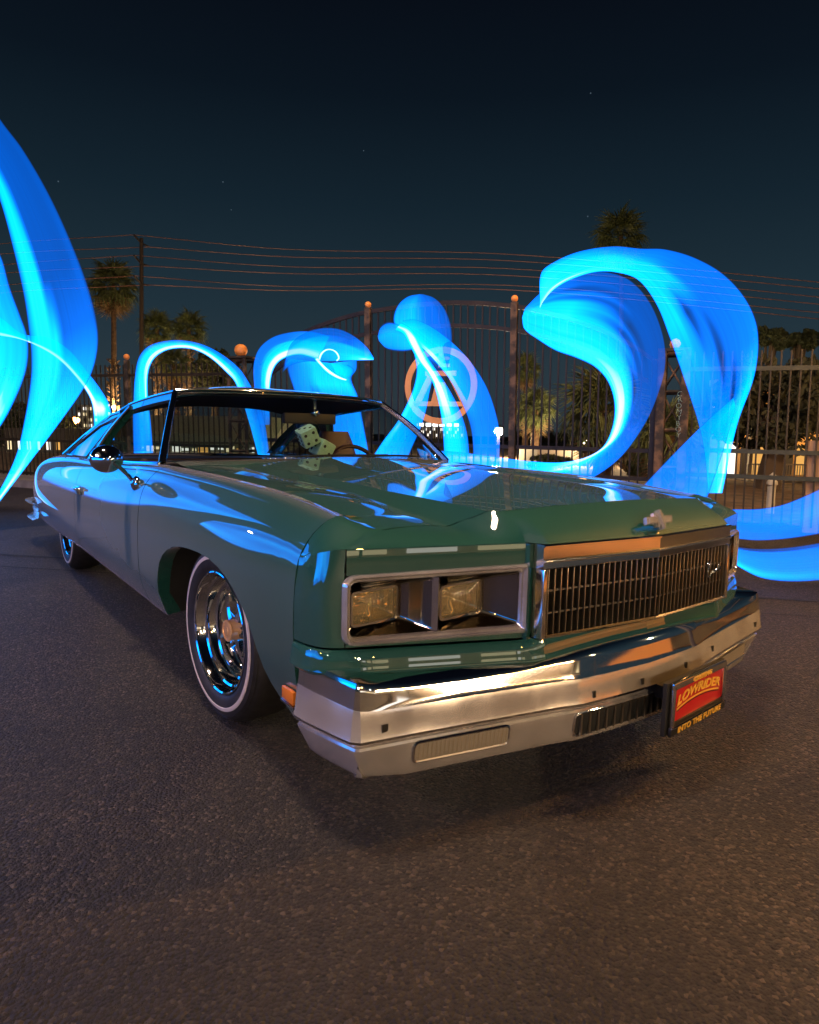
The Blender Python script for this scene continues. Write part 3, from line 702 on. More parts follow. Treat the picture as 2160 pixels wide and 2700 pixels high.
# ---- glasshouse
wsB = crv([(-2.040, -.835, .868), (-1.985, -.72, .876), (-1.925, -.50, .884), (-1.885, -.25, .890), (-1.872, 0, .892), (-1.885, .25, .890), (-1.925, .50, .884), (-1.985, .72, .876), (-2.040, .835, .868)], 25)
wsT = crv([(-2.475, -.640, 1.212), (-2.43, -.5, 1.220), (-2.395, -.25, 1.226), (-2.385, 0, 1.228), (-2.395, .25, 1.226), (-2.43, .5, 1.220), (-2.475, .640, 1.212)], 25)
def sheet(A, B, n=10, bow=(.015, .012)):
    return [[tuple(a * (1 - t) + b * t + np.array((bow[0], 0, bow[1])) * math.sin(math.pi * t)) for a, b in zip(A, B)] for t in np.linspace(0, 1, n)]
ws = cp(MB().grid(sheet(wsB, wsT)).build('windshield', GLASS))
rwB = crv([(-4.50, -.78, .812), (-4.60, -.5, .826), (-4.64, 0, .834), (-4.60, .5, .826), (-4.50, .78, .812)], 21)
rwT = crv([(-3.60, -.60, 1.165), (-3.57, -.3, 1.182), (-3.56, 0, 1.188), (-3.57, .3, 1.182), (-3.60, .60, 1.165)], 21)
rw = cp(MB().grid(sheet(rwB, rwT, 10, (-.02, .03))).build('rear_window', GLASSD))
# roof skin
re_ = pch([-2.475, -2.8, -3.22, -3.45, -3.62], [1.222, 1.205, 1.172, 1.140, 1.105]); rc_ = pch([-2.385, -2.6, -2.8, -3.05, -3.3, -3.58], [1.236, 1.265, 1.277, 1.280, 1.262, 1.206])
ry = lambda X: .648 + (-2.475 - X) * .042
P_ = []
for t in np.linspace(0, 1, 26):
    row = []
    for v in np.linspace(-1, 1, 25):
        xf = -2.392 - .088 * abs(v) ** 2.4; xr = -3.575 - .04 * v * v; X = xf + (xr - xf) * t
        k = 1 - abs(v) ** 3.0; z = re_(X) + (rc_(X) - re_(X)) * k
        row.append((X, v * ry(X), z))
    P_.append(row)
roof = cp(mesh('roof', *(lambda m_: (m_.V, m_.F))(MB().grid(P_)), PAINT, None, solid=.012))
cp(MB().grid([[(x - .0, y * .97, z - .035) for x, y, z in r_] for r_ in P_[1:-1]]).build('headliner', DASH))
# chrome header strip over the windshield, drip rails
sub(MB().tube([(p[0] + .012, p[1], p[2] + .002) for p in wsT], .0075, 8).tube([(p[0] - .004, p[1], p[2] + .017) for p in wsT], .004, 6).build('header_trim', CHROME), roof)
sub(MB().tube([(p[0] + .006, p[1], p[2] - .006) for p in wsB], .007, 6).build('windshield_gasket', DASH), ws)
RL = lambda X: (X, ry(X) + .006, re_(X) - .004)   # roof rail line
def tow(p, s): return (p[0], s * p[1], p[2])
for s in (-1, 1):
    rail = [RL(X) for X in np.linspace(-2.47, -3.26, 9)]
    sub(MB().tube([tow(p, s) for p in rail], .009, 8).build('drip_rail', CHROME), roof)
    # inner rail under the drip rail
    mb = MB().grid([[tow((p[0], p[1] + .004, p[2] - .008), s) for p in rail], [tow((p[0], p[1] + .012, p[2] - .040), s) for p in rail], [tow((p[0], p[1] - .03, p[2] - .045), s) for p in rail]])
    cp(mb.build('roof_rail', PAINT))
    # A pillar: tapered, chrome faced
    a_, b_ = np.array((-2.045, .846, .862)), np.array((-2.485, .648, 1.214)); rows = []
    for t in np.linspace(0, 1, 12):
        c_ = a_ * (1 - t) + b_ * t + np.array((.014, .004, .014)) * math.sin(math.pi * t); wd = .023 - .004 * t
        rows.append([tow(c_ + np.array(o) * wd, s) for o in ((.9, -.55, .35), (.7, .15, .45), (.2, .55, .25), (-.6, .6, -.2), (-1.0, .3, -.35), (-1.0, -.6, -.3), (.2, -.9, .0))])
    ap = cp(MB().grid(rows, close_v=True).build('windshield_pillar', SATIN, ang=25))
    sub(MB().grid([[tuple(np.array(r_[k]) + np.array((.003, s * .002, .003))) for k in (0, 1, 2)] for r_ in rows]).build('pillar_trim', CHROME), ap)
    # B pillar
    bt, bb = np.array((-3.215, .690, 1.152)), np.array((-3.50, .862, .812)); rows = []
    for t in np.linspace(0, 1, 12):
        c_ = bt * (1 - t) + bb * t + np.array((-.012, .018, .0)) * math.sin(math.pi * t)
        wd = .17 + .03 * t
        rows.append([tow(c_ + np.array(o), s) for o in ((0.01, -.05, 0), (0, 0, 0), (-wd, .0, -.10 * (1 - t) * .7), (-wd - .005, -.05, -.10 * (1 - t) * .7))])
    bpl = cp(MB().grid(rows).build('roof_pillar', PAINT, ang=25))
    sub(MB().tube([tuple(np.array(r_[1]) + np.array((.004, s * .004, 0))) for r_ in rows], .011, 8).build('pillar_trim', CHROME), bpl)
    # inner door pillar strip (dark)
    # quarter window and sail panel
    def qy(z): return .862 - (z - .812) * (.862 - .69) / .34
    qp = [(-3.40, 1.085), (-3.70, .822), (-4.44, .815), (-4.10, .935), (-3.78, 1.035)]
    inn = [(x, qy(z) - .004, z) for x, z in qp]
    qw = cp(MB().add([tow(p, s) for p in inn], [tuple(range(5))]).build('quarter_window', GLASSQ, smooth=False))
    sub(MB().tube([tow((p[0], p[1] + .006, p[2]), s) for p in inn + inn[:1]], .007, 6).build('window_trim', CHROME), qw)
    top = [(-3.38, 1.118), (-3.60, 1.100), (-3.80, 1.050), (-4.12, .955), (-4.52, .812)]; low = [(-3.40, 1.085), (-3.60, 1.068), (-3.78, 1.035), (-4.10, .935), (-4.44, .815)]
    mb = MB().grid([[tow((x, qy(z), z), s) for x, z in low], [tow((x, qy(z) + .003, z), s) for x, z in top], [tow((x - .02, qy(z) - .075, z + .012), s) for x, z in top]])
    cp(mb.build('sail_panel', PAINT))
    sub(MB().tube([tow((x - .004, qy(z) + .004, z + .004), s) for x, z in top], .008, 6).build('roof_trim', CHROME), qw)
    # window sill trim along the door
    tr = [(X, secf(X)[7][0] + .002, secf(X)[7][1] + .004) for X in np.linspace(-2.06, -4.5, 24)]
    cp(MB().tube([tow(p, s) for p in tr], .007, 6).build('belt_trim', CHROME))
    # red inner door panel
    cp(MB().add([tow(p, s) for p in ((-2.1, .80, .845), (-3.34, .80, .82), (-3.34, .80, .4), (-2.1, .80, .4))], [(0, 1, 2, 3)]).build('door_card', INTR, smooth=False))
# trunk lid and tail
P_ = []
for X in np.linspace(-4.46, -5.64, 14):
    e_ = secf(X)[7]; P_.append([(X - (.06 if X < -5.5 else 0) * (1 - (v) ** 2), v * e_[0], e_[1] + .022 * (1 - v * v)) for v in np.linspace(-1, 1, 15)])
cp(MB().grid(P_).build('trunk_lid', PAINT))
tail = [tuple((-5.66, y, z)) for y, z in section(-5.64, 14)]
cp(MB().grid([[(-5.64 - .03 * (1 - k * k), k * p[1], p[2]) for p in tail] for k in np.linspace(-1, 1, 9)]).build('tail_panel', PAINT))
prof = [(-.03, .385), (.006, .375), (.014, .35), (.010, .315), (.016, .305), (.010, .26), (-.02, .245)]
pa = [(-5.15, .985), (-5.36, .992), (-5.52, .982), (-5.64, .955), (-5.73, .89), (-5.77, .70), (-5.79, .35), (-5.79, 0)]
pa = [(x, -y) for x, y in pa] + [(x, y) for x, y in pa[::-1][1:]]; rows = []
for i, (x, y) in enumerate(pa):
    t = np.array(pa[min(i + 1, len(pa) - 1)]) - np.array(pa[max(i - 1, 0)]); t = t / np.linalg.norm(t)
    rows.append([(x + t[1] * o * 1.4, y - t[0] * o * 1.4, z) for o, z in prof])
cp(MB().grid(rows).build('rear_bumper', OLDCHR))
# cowl grille and wipers
P_ = [[(-1.803 - .0, Y, hood_z(-1.80, Y) - .006) for Y in np.linspace(-.80, .80, 25)], [(-1.86 - .18 * (abs(Y) / .8) ** 2.2, Y, .874 + .012 * (1 - (Y / .8) ** 2)) for Y in np.linspace(-.80, .80, 25)], [(-1.90 - .16 * (abs(Y) / .8) ** 2.2, Y, .868 + .012 * (1 - (Y / .8) ** 2)) for Y in np.linspace(-.80, .80, 25)]]
cw = cp(MB().grid(P_).build('cowl_panel', PAINT))
mb = MB()
for Y in np.linspace(-.42, .60, 40): mb.box((-1.85 - .02 * abs(Y), Y, .898 - .01 * abs(Y)), (.030, .012, .004), bev=.001)
sub(mb.build('cowl_louvre', CHROME), cw)
mb = MB().tube([(-1.90, -.30, .896), (-1.93, -.02, .905), (-1.95, .35, .905)], .006, 6).tube([(-1.905, .10, .900), (-1.95, .40, .903), (-2.0, .68, .895)], .006, 6)
sub(mb.build('wiper', BLACK), cw)
# ---- interior
cp(MB().add([(-2.02, -.80, .862), (-1.93, 0, .880), (-2.02, .80, .862), (-2.30, -.79, .865), (-2.30, 0, .872), (-2.30, .79, .865), (-2.34, -.79, .55), (-2.34, .79, .55)], [(0, 1, 4, 3), (1, 2, 5, 4), (3, 4, 5, 7, 6)]).build('dashboard', DASH, smooth=False))
sw_ = cp(MB().lathe([(.185 + .013 * math.cos(a), .013 * math.sin(a)) for a in np.linspace(0, 2 * math.pi, 9)], 40, Matrix.Translation((-2.47, .47, .775)) @ Matrix.Rotation(math.radians(90), 4, 'Z') @ Matrix.Rotation(math.radians(-28), 4, 'X')).build('steering_wheel', INTR))
def seatback(x, yc, wd, z0, z1, name, tilt=.10):
    rows = []
    for t in np.linspace(0, 1, 9):
        z = z0 + (z1 - z0) * t; k = 1 - max(0, (t - .6) / .4) ** 2 * .35
        rows.append([(x - tilt * t + .07 * math.cos(a) * (1 - .3 * t), yc + wd / 2 * k * math.sin(a) / max(abs(math.sin(a)), abs(math.cos(a))) if False else yc + wd / 2 * k * (math.sin(a) * abs(math.sin(a)) ** -.5 if abs(math.sin(a)) > .01 else 0), z) for a in np.linspace(0, 2 * math.pi, 25)[:-1]])
    mb = MB().grid(rows, close_v=True); mb.F.append(tuple(8 * 24 + j for j in range(24))); return cp(mb.build(name, INTR))
seatback(-3.05, -.42, .70, .40, .84, 'seat_back'); seatback(-3.05, .70, .34, .40, 1.03, 'seat_back', .12); seatback(-4.05, 0, 1.4, .40, .80, 'seat_back')
cp(MB().box((-2.85, 0, .45), (.55, 1.5, .14), bev=.04).box((-3.85, 0, .45), (.5, 1.4, .14), bev=.04).build('seat_cushion', INTR))
cp(MB().box((-4.36, 0, .79), (.5, 1.5, .02)).build('parcel_shelf', DASH, smooth=False))
mi = cp(MB().box((-2.42, .112, 1.100), (.035, .335, .062), bev=.010).build('rear_view_mirror', DASH))
sub(MB().tube([(-2.42, .14, 1.11), (-2.41, .14, 1.15), (-2.42, .14, 1.21)], .012, 8).ball((-2.40, .14, 1.135), .024, 10).build('mirror_arm', CHROME), mi)
# ---- door mirrors: bullet shell on a thin arm with a round foot
for s in (-1, 1):
    hx = Vector((-2.055, -1.075, .884)) if s < 0 else Vector((-2.30, .985, .872)); Mm = Matrix.Translation(hx) @ Matrix.Rotation(math.radians(90), 4, 'Z') if True else None
    pf = [(.001, .052), (.018, .050), (.024, .040), (.034, .022), (.052, .004), (.068, -.012), (.073, -.030), (.070, -.048), (.062, -.050), (.001, -.048)]
    mb = MB(); P_ = []
    for r_, a in pf: sz = 1 if s < 0 else .55; P_.append([hx + Vector((a, r_ * 1.0 * math.cos(t), r_ * .86 * math.sin(t))) * sz for t in np.linspace(0, 2 * math.pi, 33)[:-1]])
    mb.grid(P_, close_v=True)
    mr_ = cp(mb.build('door_mirror', CHROME, ang=30))
    if s > 0: continue
    mb = MB().tube([hx + Vector((.045, 0, 0)), hx + Vector((.052, -s * .015, -.012)), (-2.03, s * 1.00, .815), (-2.02, s * .982, .79)], .009, 8).ball(hx + Vector((.046, 0, 0)), .019, 12)
    sub(mb.build('mirror_arm', CHROME), mr_)
    sub(MB().ball((-2.02, s * .968, .775), (.045, .022, .035), 14).build('mirror_foot', CHROME), mr_)
# ---- wheels
TR, RR, AXZ = .318, .214, .318
tyre_prof = [(.205, -.085), (.24, -.108), (.285, -.104), (.308, -.085), (.3165, -.055), (.318, -.02), (.318, .02), (.3165, .055), (.310, .080), (.298, .096), (.283, .1030), (.274, .1055)]
tyre_in = [(.259, .1082), (.240, .1065), (.222, .099), (.214, .090)]
ww_prof = [(.274, .1055), (.2728, .1075), (.268, .1092), (.2605, .1095), (.259, .1082)]
tyre = MB().lathe(tyre_prof, 72).lathe(tyre_in, 72)
for rr_ in (.290, .295, .300): tyre.lathe([(rr_, .0995 + (.29 - rr_) * .6), (rr_ + .0012, .102 + (.29 - rr_) * .6), (rr_ + .0025, .0985 + (.29 - rr_) * .6)], 72)
tyre_me = tyre.data('wheel', RUB, ang=40); ww_me = MB().lathe(ww_prof, 72).data('whitewall', WHITE)
rim_me = MB().lathe([(.214, .088), (.2165, .094), (.2165, .099), (.213, .101), (.2085, .098), (.207, .088), (.200, .076), (.196, .066), (.190, .062), (.186, .040), (.180, .030), (.172, .026), (.168, .004), (.160, -.006), (.150, -.010), (.120, -.014), (.085, -.008), (.07, .0), (.055, .004)], 72).data('rim', CHROME, ang=30)
WARMHUB = mat('lamplit_chrome', (.90, .52, .24), .22, .45)  # orange lamplight on the hub cap put into its metal colour
hub_me = MB().lathe([(.050, -.005), (.044, .012), (.038, .026), (.037, .058), (.0385, .060), (.0385, .064), (.036, .067), (.030, .068), (.029, .0655), (.018, .0665), (.016, .069), (.0005, .070)], 40).data('hub_cap', WARMHUB, ang=30)
spk = MB(); rows = []
for t in np.linspace(0, 1, 7):
    r_ = .040 + t * .125; hw = .022 - .009 * math.sin(math.pi * t * .8) + .010 * max(0, t - .75) * 4 * .6; a = .036 - .034 * t ** 1.3
    rows.append([(-hw, -(a - .016), r_), (-hw * .75, -a, r_), (0, -(a + .006), r_), (hw * .75, -a, r_), (hw, -(a - .016), r_)])
spk.grid(rows); spk_me = spk.data('spoke', CHROME, ang=40)
for X, s, st in ((-1.092, -1, 3.0), (-1.092, 1, 3.0), (-4.18, -1, 0), (-4.18, 1, 0)):
    q_ = Quaternion((0, 0, 1), math.radians(st)) if s < 0 else Quaternion((0, 0, 1), math.radians(180 + st))
    wy = .838 if X > -2 else .815
    wh = cp(inst('wheel', tyre_me, None, (X, s * wy, AXZ), q_))
    sub(inst('whitewall', ww_me, None), wh); sub(inst('rim', rim_me, None), wh); sub(inst('hub_cap', hub_me, None), wh)
    for k in range(5): sub(inst('spoke', spk_me, None, (0, 0, 0), Quaternion((0, 1, 0), math.radians(72 * k + 20))), wh)
# checkered valve cap near the bottom of the front right rim
VC = mat('checker', (.5, .5, .5), .3, .3)
def checker():
    b = VC.node_tree.nodes['Principled BSDF']; t = N(VC, 'ShaderNodeTexCoord'); c_ = N(VC, 'ShaderNodeTexChecker'); c_.inputs['Scale'].default_value = 160
    c_.inputs[1].default_value = (.6, .6, .6, 1); c_.inputs[2].default_value = (.02, .02, .02, 1); L(VC, t.outputs['Object'], c_.inputs[0]); L(VC, c_.outputs[0], b.inputs['Base Color'])
checker()

# ---- hanging dice
DICE = mat('plush_white', (.26, .47, .36), .9); noisy(DICE, 60, (.23, .42, .32), (.30, .52, .41), bump=.3, bscale=300)
PIP = mat('black_pip', (.008, .008, .008), .7)
def die(c, q, label, size=.100):
    d = tag(MB().box((0, 0, 0), (size, size, size), bev=size * .13).build('plush_die', DICE), label, 'dice', 'plush dice hanging behind the windshield')
    d.location = c; d.rotation_mode = 'QUATERNION'; d.rotation_quaternion = q
    h = size / 2; k = size * .24
    pat = {'+X': [(-k, -k), (k, k), (-k, k), (k, -k)], '-Y': [(-k, -k), (-k, 0), (-k, k), (k, -k), (k, 0), (k, k)], '+Z': [(-k, -k), (0, 0), (k, k)]}
    if 'lower' in label: pat = {'+X': [(-k, k * .6), (k, -k * .6)], '-Y': [(-k, -k), (0, 0), (k, k)], '+Z': [(-k, -k), (k, k), (0, 0)]}
    pm = MB().ball((0, 0, 0), (.0095, .0095, .003), 10).data('pip', PIP)
    for f_, ps in pat.items():
        for a, b in ps:
            if f_ == '+X': l, qq = (h, a, b), Quaternion((0, 1, 0), math.pi / 2)
            elif f_ == '-Y': l, qq = (a, -h, b), Quaternion((1, 0, 0), math.pi / 2)
            else: l, qq = (a, b, h), Quaternion((1, 0, 0, 0))
            inst('pip', pm, d, l, qq)
    # string up to the mirror
    top = (d.matrix_world if False else Matrix.Translation(c) @ q.to_matrix().to_4x4()).inverted() @ Vector((-2.40, .14, 1.09))
    inst('string', MB().tube([(0, 0, h * .9), top], .0012, 5).data('string', BLACK), d)
qd = Quaternion((0, 0, 1), math.radians(-12)) @ Quaternion((1, 0, 0), math.radians(26)) @ Quaternion((0, 1, 0), math.radians(14))
die(at(812, 1150, 3.83), qd, 'upper plush white die showing four black pips under the mirror')
qd2 = Quaternion((0, 0, 1), math.radians(8)) @ Quaternion((1, 0, 0), math.radians(-24)) @ Quaternion((0, 1, 0), math.radians(10))
die(at(850, 1183, 3.90), qd2, 'lower plush white die showing two black pips under the mirror')

# ================================================================== LIGHT RIBBONS (glowing sheets swept through the air behind the car)
def glow_mat():
    M = bpy.data.materials.new('blue_light'); M.use_nodes = True; n = M.node_tree.nodes; n.clear()
    o = n.new('ShaderNodeOutputMaterial'); ad = n.new('ShaderNodeAddShader'); tr = n.new('ShaderNodeBsdfTransparent'); em = n.new('ShaderNodeEmission')
    at_ = n.new('ShaderNodeAttribute'); at_.attribute_name = 'glow'; r = n.new('ShaderNodeValToRGB'); dv = n.new('ShaderNodeMath'); dv.operation = 'DIVIDE'; dv.inputs[1].default_value = 1.3
    L(M, at_.outputs['Fac'], dv.inputs[0]); L(M, dv.outputs[0], r.inputs[0]); e = r.color_ramp.elements
    st = [(0, (0, 0, 0)), (.1, (0, .010, .07)), (.3, (0, .080, .48)), (.5, (0, .22, 1.25)), (.7, (0, .43, 2.0)), (.9, (0, .72, 2.5)), (1.05, (.03, .85, 2.5)), (1.28, (.9, 1.2, 2.5))]
    e[0].position = 0; e[0].color = (0, 0, 0, 1); e[1].position = st[-1][0] / 1.3; e[1].color = (*st[-1][1], 1)
    for p, c in st[1:-1]:
        k = e.new(p / 1.3); k.color = (*c, 1)
    L(M, r.outputs[0], em.inputs[0]); em.inputs[1].default_value = 1.3
    L(M, tr.outputs[0], ad.inputs[0]); L(M, em.outputs[0], ad.inputs[1]); L(M, ad.outputs[0], o.inputs[0])
    # faint veil so that the fence behind is dimmed a little
    r2_ = n.new('ShaderNodeValToRGB'); L(M, at_.outputs['Fac'], r2_.inputs[0]); q_ = r2_.color_ramp.elements
    q_[0].position = 0; q_[0].color = (1, 1, 1, 1); q_[1].position = .3; q_[1].color = (.36, .38, .42, 1); L(M, r2_.outputs[0], tr.inputs[0])
    return M
GLOW = glow_mat(); GLOWS = glow_mat(); GLOWS.name = 'blue_light_strong'
for n_ in GLOWS.node_tree.nodes:
    if n_.type == 'EMISSION': n_.inputs[1].default_value = 1.7
def ribbon(label, A, B, dA, dB, prof, n=70, m=48, bow=.12, soft=.03, ends=(0, 0), parent=None, cusp=False):
    """A, B: the two edges as photo pixels; dA, dB: (start, end) depths; prof: [(v, [(u, glow)...])...]"""
    a = crv(A, n); b = crv(B, n); V = []; gl = []
    vs = [p[0] for p in prof]
    for i in range(n):
        v = i / (n - 1)
        j = min(max(int(np.searchsorted(vs, v)) - 1, 0), max(len(vs) - 2, 0)); q = 0 if len(vs) == 1 else min(max((v - vs[j]) / (vs[j + 1] - vs[j]), 0), 1)
        ev = 1
        if ends[0]: ev *= min(v / ends[0], 1)
        if ends[1]: ev *= min((1 - v) / ends[1], 1)
        for k in range(m):
            u = k / (m - 1)
            if a.shape[1] == 3: V.append(Vector(a[i] * (1 - u) + b[i] * u))
            else: px, py = a[i] * (1 - u) + b[i] * u
            da = dA[0] + (dA[1] - dA[0]) * v; db = dB[0] + (dB[1] - dB[0]) * v
            if a.shape[1] == 2: V.append(at(px, py, da * (1 - u) + db * u + bow * math.sin(math.pi * u)))
            g0 = np.interp(u, [p[0] for p in prof[j][1]], [p[1] for p in prof[j][1]])
            g1 = g0 if len(vs) == 1 else np.interp(u, [p[0] for p in prof[j + 1][1]], [p[1] for p in prof[j + 1][1]])
            s_ = min(min(u, 1 - u) / soft, 1); s_ = s_ * s_ * (3 - 2 * s_)
            gl.append(float((g0 * (1 - q) + g1 * q) * s_ * ev))
    rs_ = random.Random(len(A) * 13 + int(A[0][0])); stv = [1 + rs_.uniform(-.05, .03) * (1 if rs_.random() < .6 else .3) for _ in range(m)]
    gl = [g_ * stv[i_ % m] for i_, g_ in enumerate(gl)]
    Fc = [(i * m + k, (i + 1) * m + k, (i + 1) * m + k + 1, i * m + k + 1) for i in range(n - 1) for k in range(m - 1)]
    c0 = Vector((0, 0, 0))
    for v_ in V: c0 += v_
    c0 /= len(V)
    me = meshdata('light_ribbon' if parent is None else 'light_fold', [v_ - c0 for v_ in V], Fc, GLOWS if a.shape[1] == 3 else GLOW, True, 180)
    at_ = me.attributes.new('glow', 'FLOAT', 'POINT'); at_.data.foreach_set('value', gl)
    o = bpy.data.objects.new(me.name, me); link(o)
    if parent is None:
        o.location = c0; tag(o, label, 'light trail', 'blue light trails behind the car')
    else:
        o.parent = parent; o.location = c0 - parent.location
    return o
# ---- big blade at the left edge
r1 = ribbon('tall blue light blade at the left edge reaching high above the palm',
    [(-95, 330), (-40, 430), (0, 530), (35, 660), (62, 780), (76, 880), (81, 930), (80, 1000), (65, 1100), (42, 1200), (0, 1290), (-50, 1365)],
    [(-120, 120), (-50, 225), (0, 312), (60, 392), (130, 512), (190, 642), (235, 762), (258, 862), (257, 930), (235, 1000), (170, 1098), (-10, 1335)],
    (7.4, 6.4), (7.0, 6.6), [(0, [(0, .5), (.10, .85), (.22, .90), (.30, .34), (1, .25)]), (.45, [(0, .4), (.10, .92), (.30, .92), (.38, .30), (.8, .28), (1, .34)]), (.58, [(0, .5), (.12, .92), (.40, .92), (.50, .36), (.85, .40), (1, .36)]), (.75, [(0, .75), (.2, .95), (.5, .95), (1, .80)]), (.85, [(0, .8), (.3, .95), (.45, 1.10), (.6, .98), (1, .85)]), (.93, [(0, .85), (.35, .98), (.55, 1.25), (.7, 1.2), (.9, .95), (1, .9)]), (1, [(0, .8), (.4, 1.0), (.6, 1.26), (.75, 1.2), (1, .9)])], n=110, soft=.03)
r2 = ribbon('rounded cyan light lobe cut off by the left edge of the view',
    [(-170, 600), (-180, 700), (-180, 800), (-170, 900), (-170, 1000), (-180, 1100), (-190, 1200)],
    [(-60, 590), (0, 668), (28, 760), (54, 830), (73, 885), (76, 935), (68, 985), (45, 1045), (5, 1120), (-60, 1200)],
    (6.3, 5.9), (6.7, 6.2), [(0, [(0, .5), (.6, .55), (1, .4)]), (.4, [(0, .8), (.6, .88), (1, .62)]), (.6, [(0, .9), (.7, .92), (1, .75)]), (.8, [(0, .9), (.72, .95), (.8, 1.2), (.88, 1.15), (1, .85)]), (1, [(0, .9), (.7, 1.0), (.78, 1.25), (1, .9)])])
r3 = ribbon('thin white arc of light dropping to the car rear window',
    [(-60, 880), (0, 886), (50, 894), (92, 910), (150, 945), (200, 995), (235, 1045), (246, 1085), (247, 1160)],
    [(-60, 800), (0, 835), (60, 880), (125, 889), (180, 920), (232, 982), (268, 1030), (290, 1072), (303, 1160)],
    (6.9, 7.2), (7.0, 7.3), [(0, [(0, .9), (.05, 1.25), (.14, 1.25), (.22, .85), (1, .6)]), (.75, [(0, .9), (.10, 1.28), (.22, 1.25), (.32, .92), (1, .62)]), (.84, [(0, 1.1), (.2, 1.3), (.6, 1.3), (.8, 1.0), (1, .7)]), (.90, [(0, .8), (.5, .95), (1, .8)]), (1, [(0, .7), (.5, .88), (1, .6)])])
PR_ = [(0, [(0, .6), (.2, 1.1), (.4, .7), (.7, .55), (1, .8)]), (.5, [(0, .9), (.25, .6), (.5, .9), (.7, .5), (1, .7)]), (1, [(0, .7), (.3, .95), (1, .6)])]  # unseen light sheets added left of the view, mirrored in paint and rim
for A_, B_ in (([(-8.2, -1.35, .45), (-8.1, -1.8, .35), (-8.0, -2.3, .30), (-7.9, -2.7, .55), (-7.8, -3.1, 1.3), (-7.7, -3.4, 2.4)], [(-8.3, -1.25, 2.4), (-8.2, -1.6, 3.3), (-8.1, -2.1, 3.6), (-8.0, -2.6, 3.3), (-7.9, -3.2, 3.5), (-7.8, -3.9, 4.1)]),
               ([(-7.6, -3.5, .9), (-7.4, -3.9, .5), (-7.2, -4.4, .6), (-7.0, -4.9, 1.2), (-6.6, -5.6, 1.6)], [(-7.6, -3.6, 1.7), (-7.4, -4.0, 2.9), (-7.2, -4.6, 3.9), (-6.9, -5.2, 3.6), (-6.5, -5.8, 2.9)]),
               ([(-3.4, -6.5, .3), (-2.6, -6.8, .5), (-1.6, -6.6, .3)], [(-3.6, -6.6, 1.4), (-2.6, -7.0, 2.0), (-1.4, -6.7, 1.2)])):
    ribbon('', A_, B_, (0, 0), (0, 0), PR_, parent=r2, m=24)
ribbon('', [(-2.6, -5.4, .25), (-.8, -5.1, .45), (.4, -5.3, .35), (1.4, -5.6, .6)], [(-3.0, -5.6, 1.3), (-.8, -5.3, 2.0), (.4, -5.5, 1.2), (1.3, -5.7, 1.1)], (0, 0), (0, 0), [(0, [(0, .6), (.3, 1.0), (.6, .6), (1, .5)]), (1, [(0, .5), (.3, .9), (1, .5)])], parent=r2, m=24)
# ---- arch behind the roof
r4 = ribbon('slim arch of blue light standing behind the car roof',
    [(405, 1200), (398, 1110), (391, 1050), (391, 985), (405, 948), (434, 926), (472, 918), (512, 922), (552, 942), (592, 977), (622, 1012), (655, 1110), (680, 1200)],
    [(352, 1200), (350, 1110), (352, 1060), (355, 1000), (366, 942), (392, 912), (440, 898), (492, 898), (545, 912), (600, 944), (642, 985), (690, 1080), (712, 1200)],
    (7.6, 7.4), (7.6, 7.4), [(0, [(0, .5), (.5, .72), (1, .5)]), (.2, [(0, .6), (.08, .9), (.16, 1.2), (.28, .95), (.6, .90), (1, .6)]), (.35, [(0, .75), (.12, 1.2), (.3, 1.2), (.42, .9), (.7, .9), (1, .35)]), (.5, [(0, .8), (.16, 1.25), (.36, 1.2), (.5, .92), (.75, .6), (1, .35)]), (.65, [(0, .8), (.10, 1.25), (.3, 1.2), (.42, .9), (.6, .8), (.7, .55), (1, .45)]), (.8, [(0, .85), (.2, .95), (.6, .6), (.66, .4), (.7, .6), (1, .5)]), (1, [(0, .9), (.5, .8), (1, .6)])], n=110, bow=.06)
# ---- bird shaped swirl
r5 = ribbon('bird shaped swirl of blue light with a white ring eye',
    [(712, 1120), (712, 1030), (718, 985), (732, 958), (757, 942), (790, 936), (818, 942), (838, 950)],
    [(678, 1120), (671, 1030), (668, 965), (682, 920), (716, 890), (762, 876), (815, 873), (870, 885)],
    (7.5, 7.4), (7.5, 7.5), [(0, [(0, .5), (.5, .6), (1, .45)]), (.35, [(0, .9), (.10, 1.25), (.26, 1.2), (.36, .85), (.5, .80), (.56, .48), (1, .42)]), (.7, [(0, .95), (.10, 1.28), (.24, 1.25), (.34, .9), (.6, .78), (.66, .42), (1, .36)]), (1, [(0, 1.0), (.15, 1.28), (.4, 1.0), (1, .5)])], bow=.06)
ribbon('', [(742, 985), (765, 965), (800, 955), (845, 954), (890, 953), (925, 951), (955, 950), (985, 949)], [(752, 940), (770, 902), (808, 875), (852, 864), (895, 867), (935, 886), (968, 915), (986, 944)],
    (7.3, 7.3), (7.4, 7.4), [(0, [(0, .3), (.5, .5), (1, .2)]), (.3, [(0, .35), (.2, .55), (.55, .55), (.72, .5), (.78, .3), (1, .32)]), (.7, [(0, .8), (.1, .85), (.55, .72), (.62, .38), (1, .30)]), (.9, [(0, 1.1), (.12, 1.2), (.3, .85), (.6, .7), (1, .4)]), (1, [(0, 1.1), (.5, .9), (1, .6)])], parent=r5, ends=(.06, 0), bow=.08)
ribbon('', [(836, 951), (843, 930), (858, 919), (875, 919), (892, 928), (898, 945), (888, 956)], [(846, 952), (852, 936), (862, 926), (874, 925), (884, 933), (889, 944), (882, 950)], (7.2, 7.2), (7.2, 7.2), [(0, [(0, .6), (.4, 1.3), (.6, 1.3), (1, .6)])], parent=r5, m=10, soft=.25, bow=0, ends=(.02, .04))
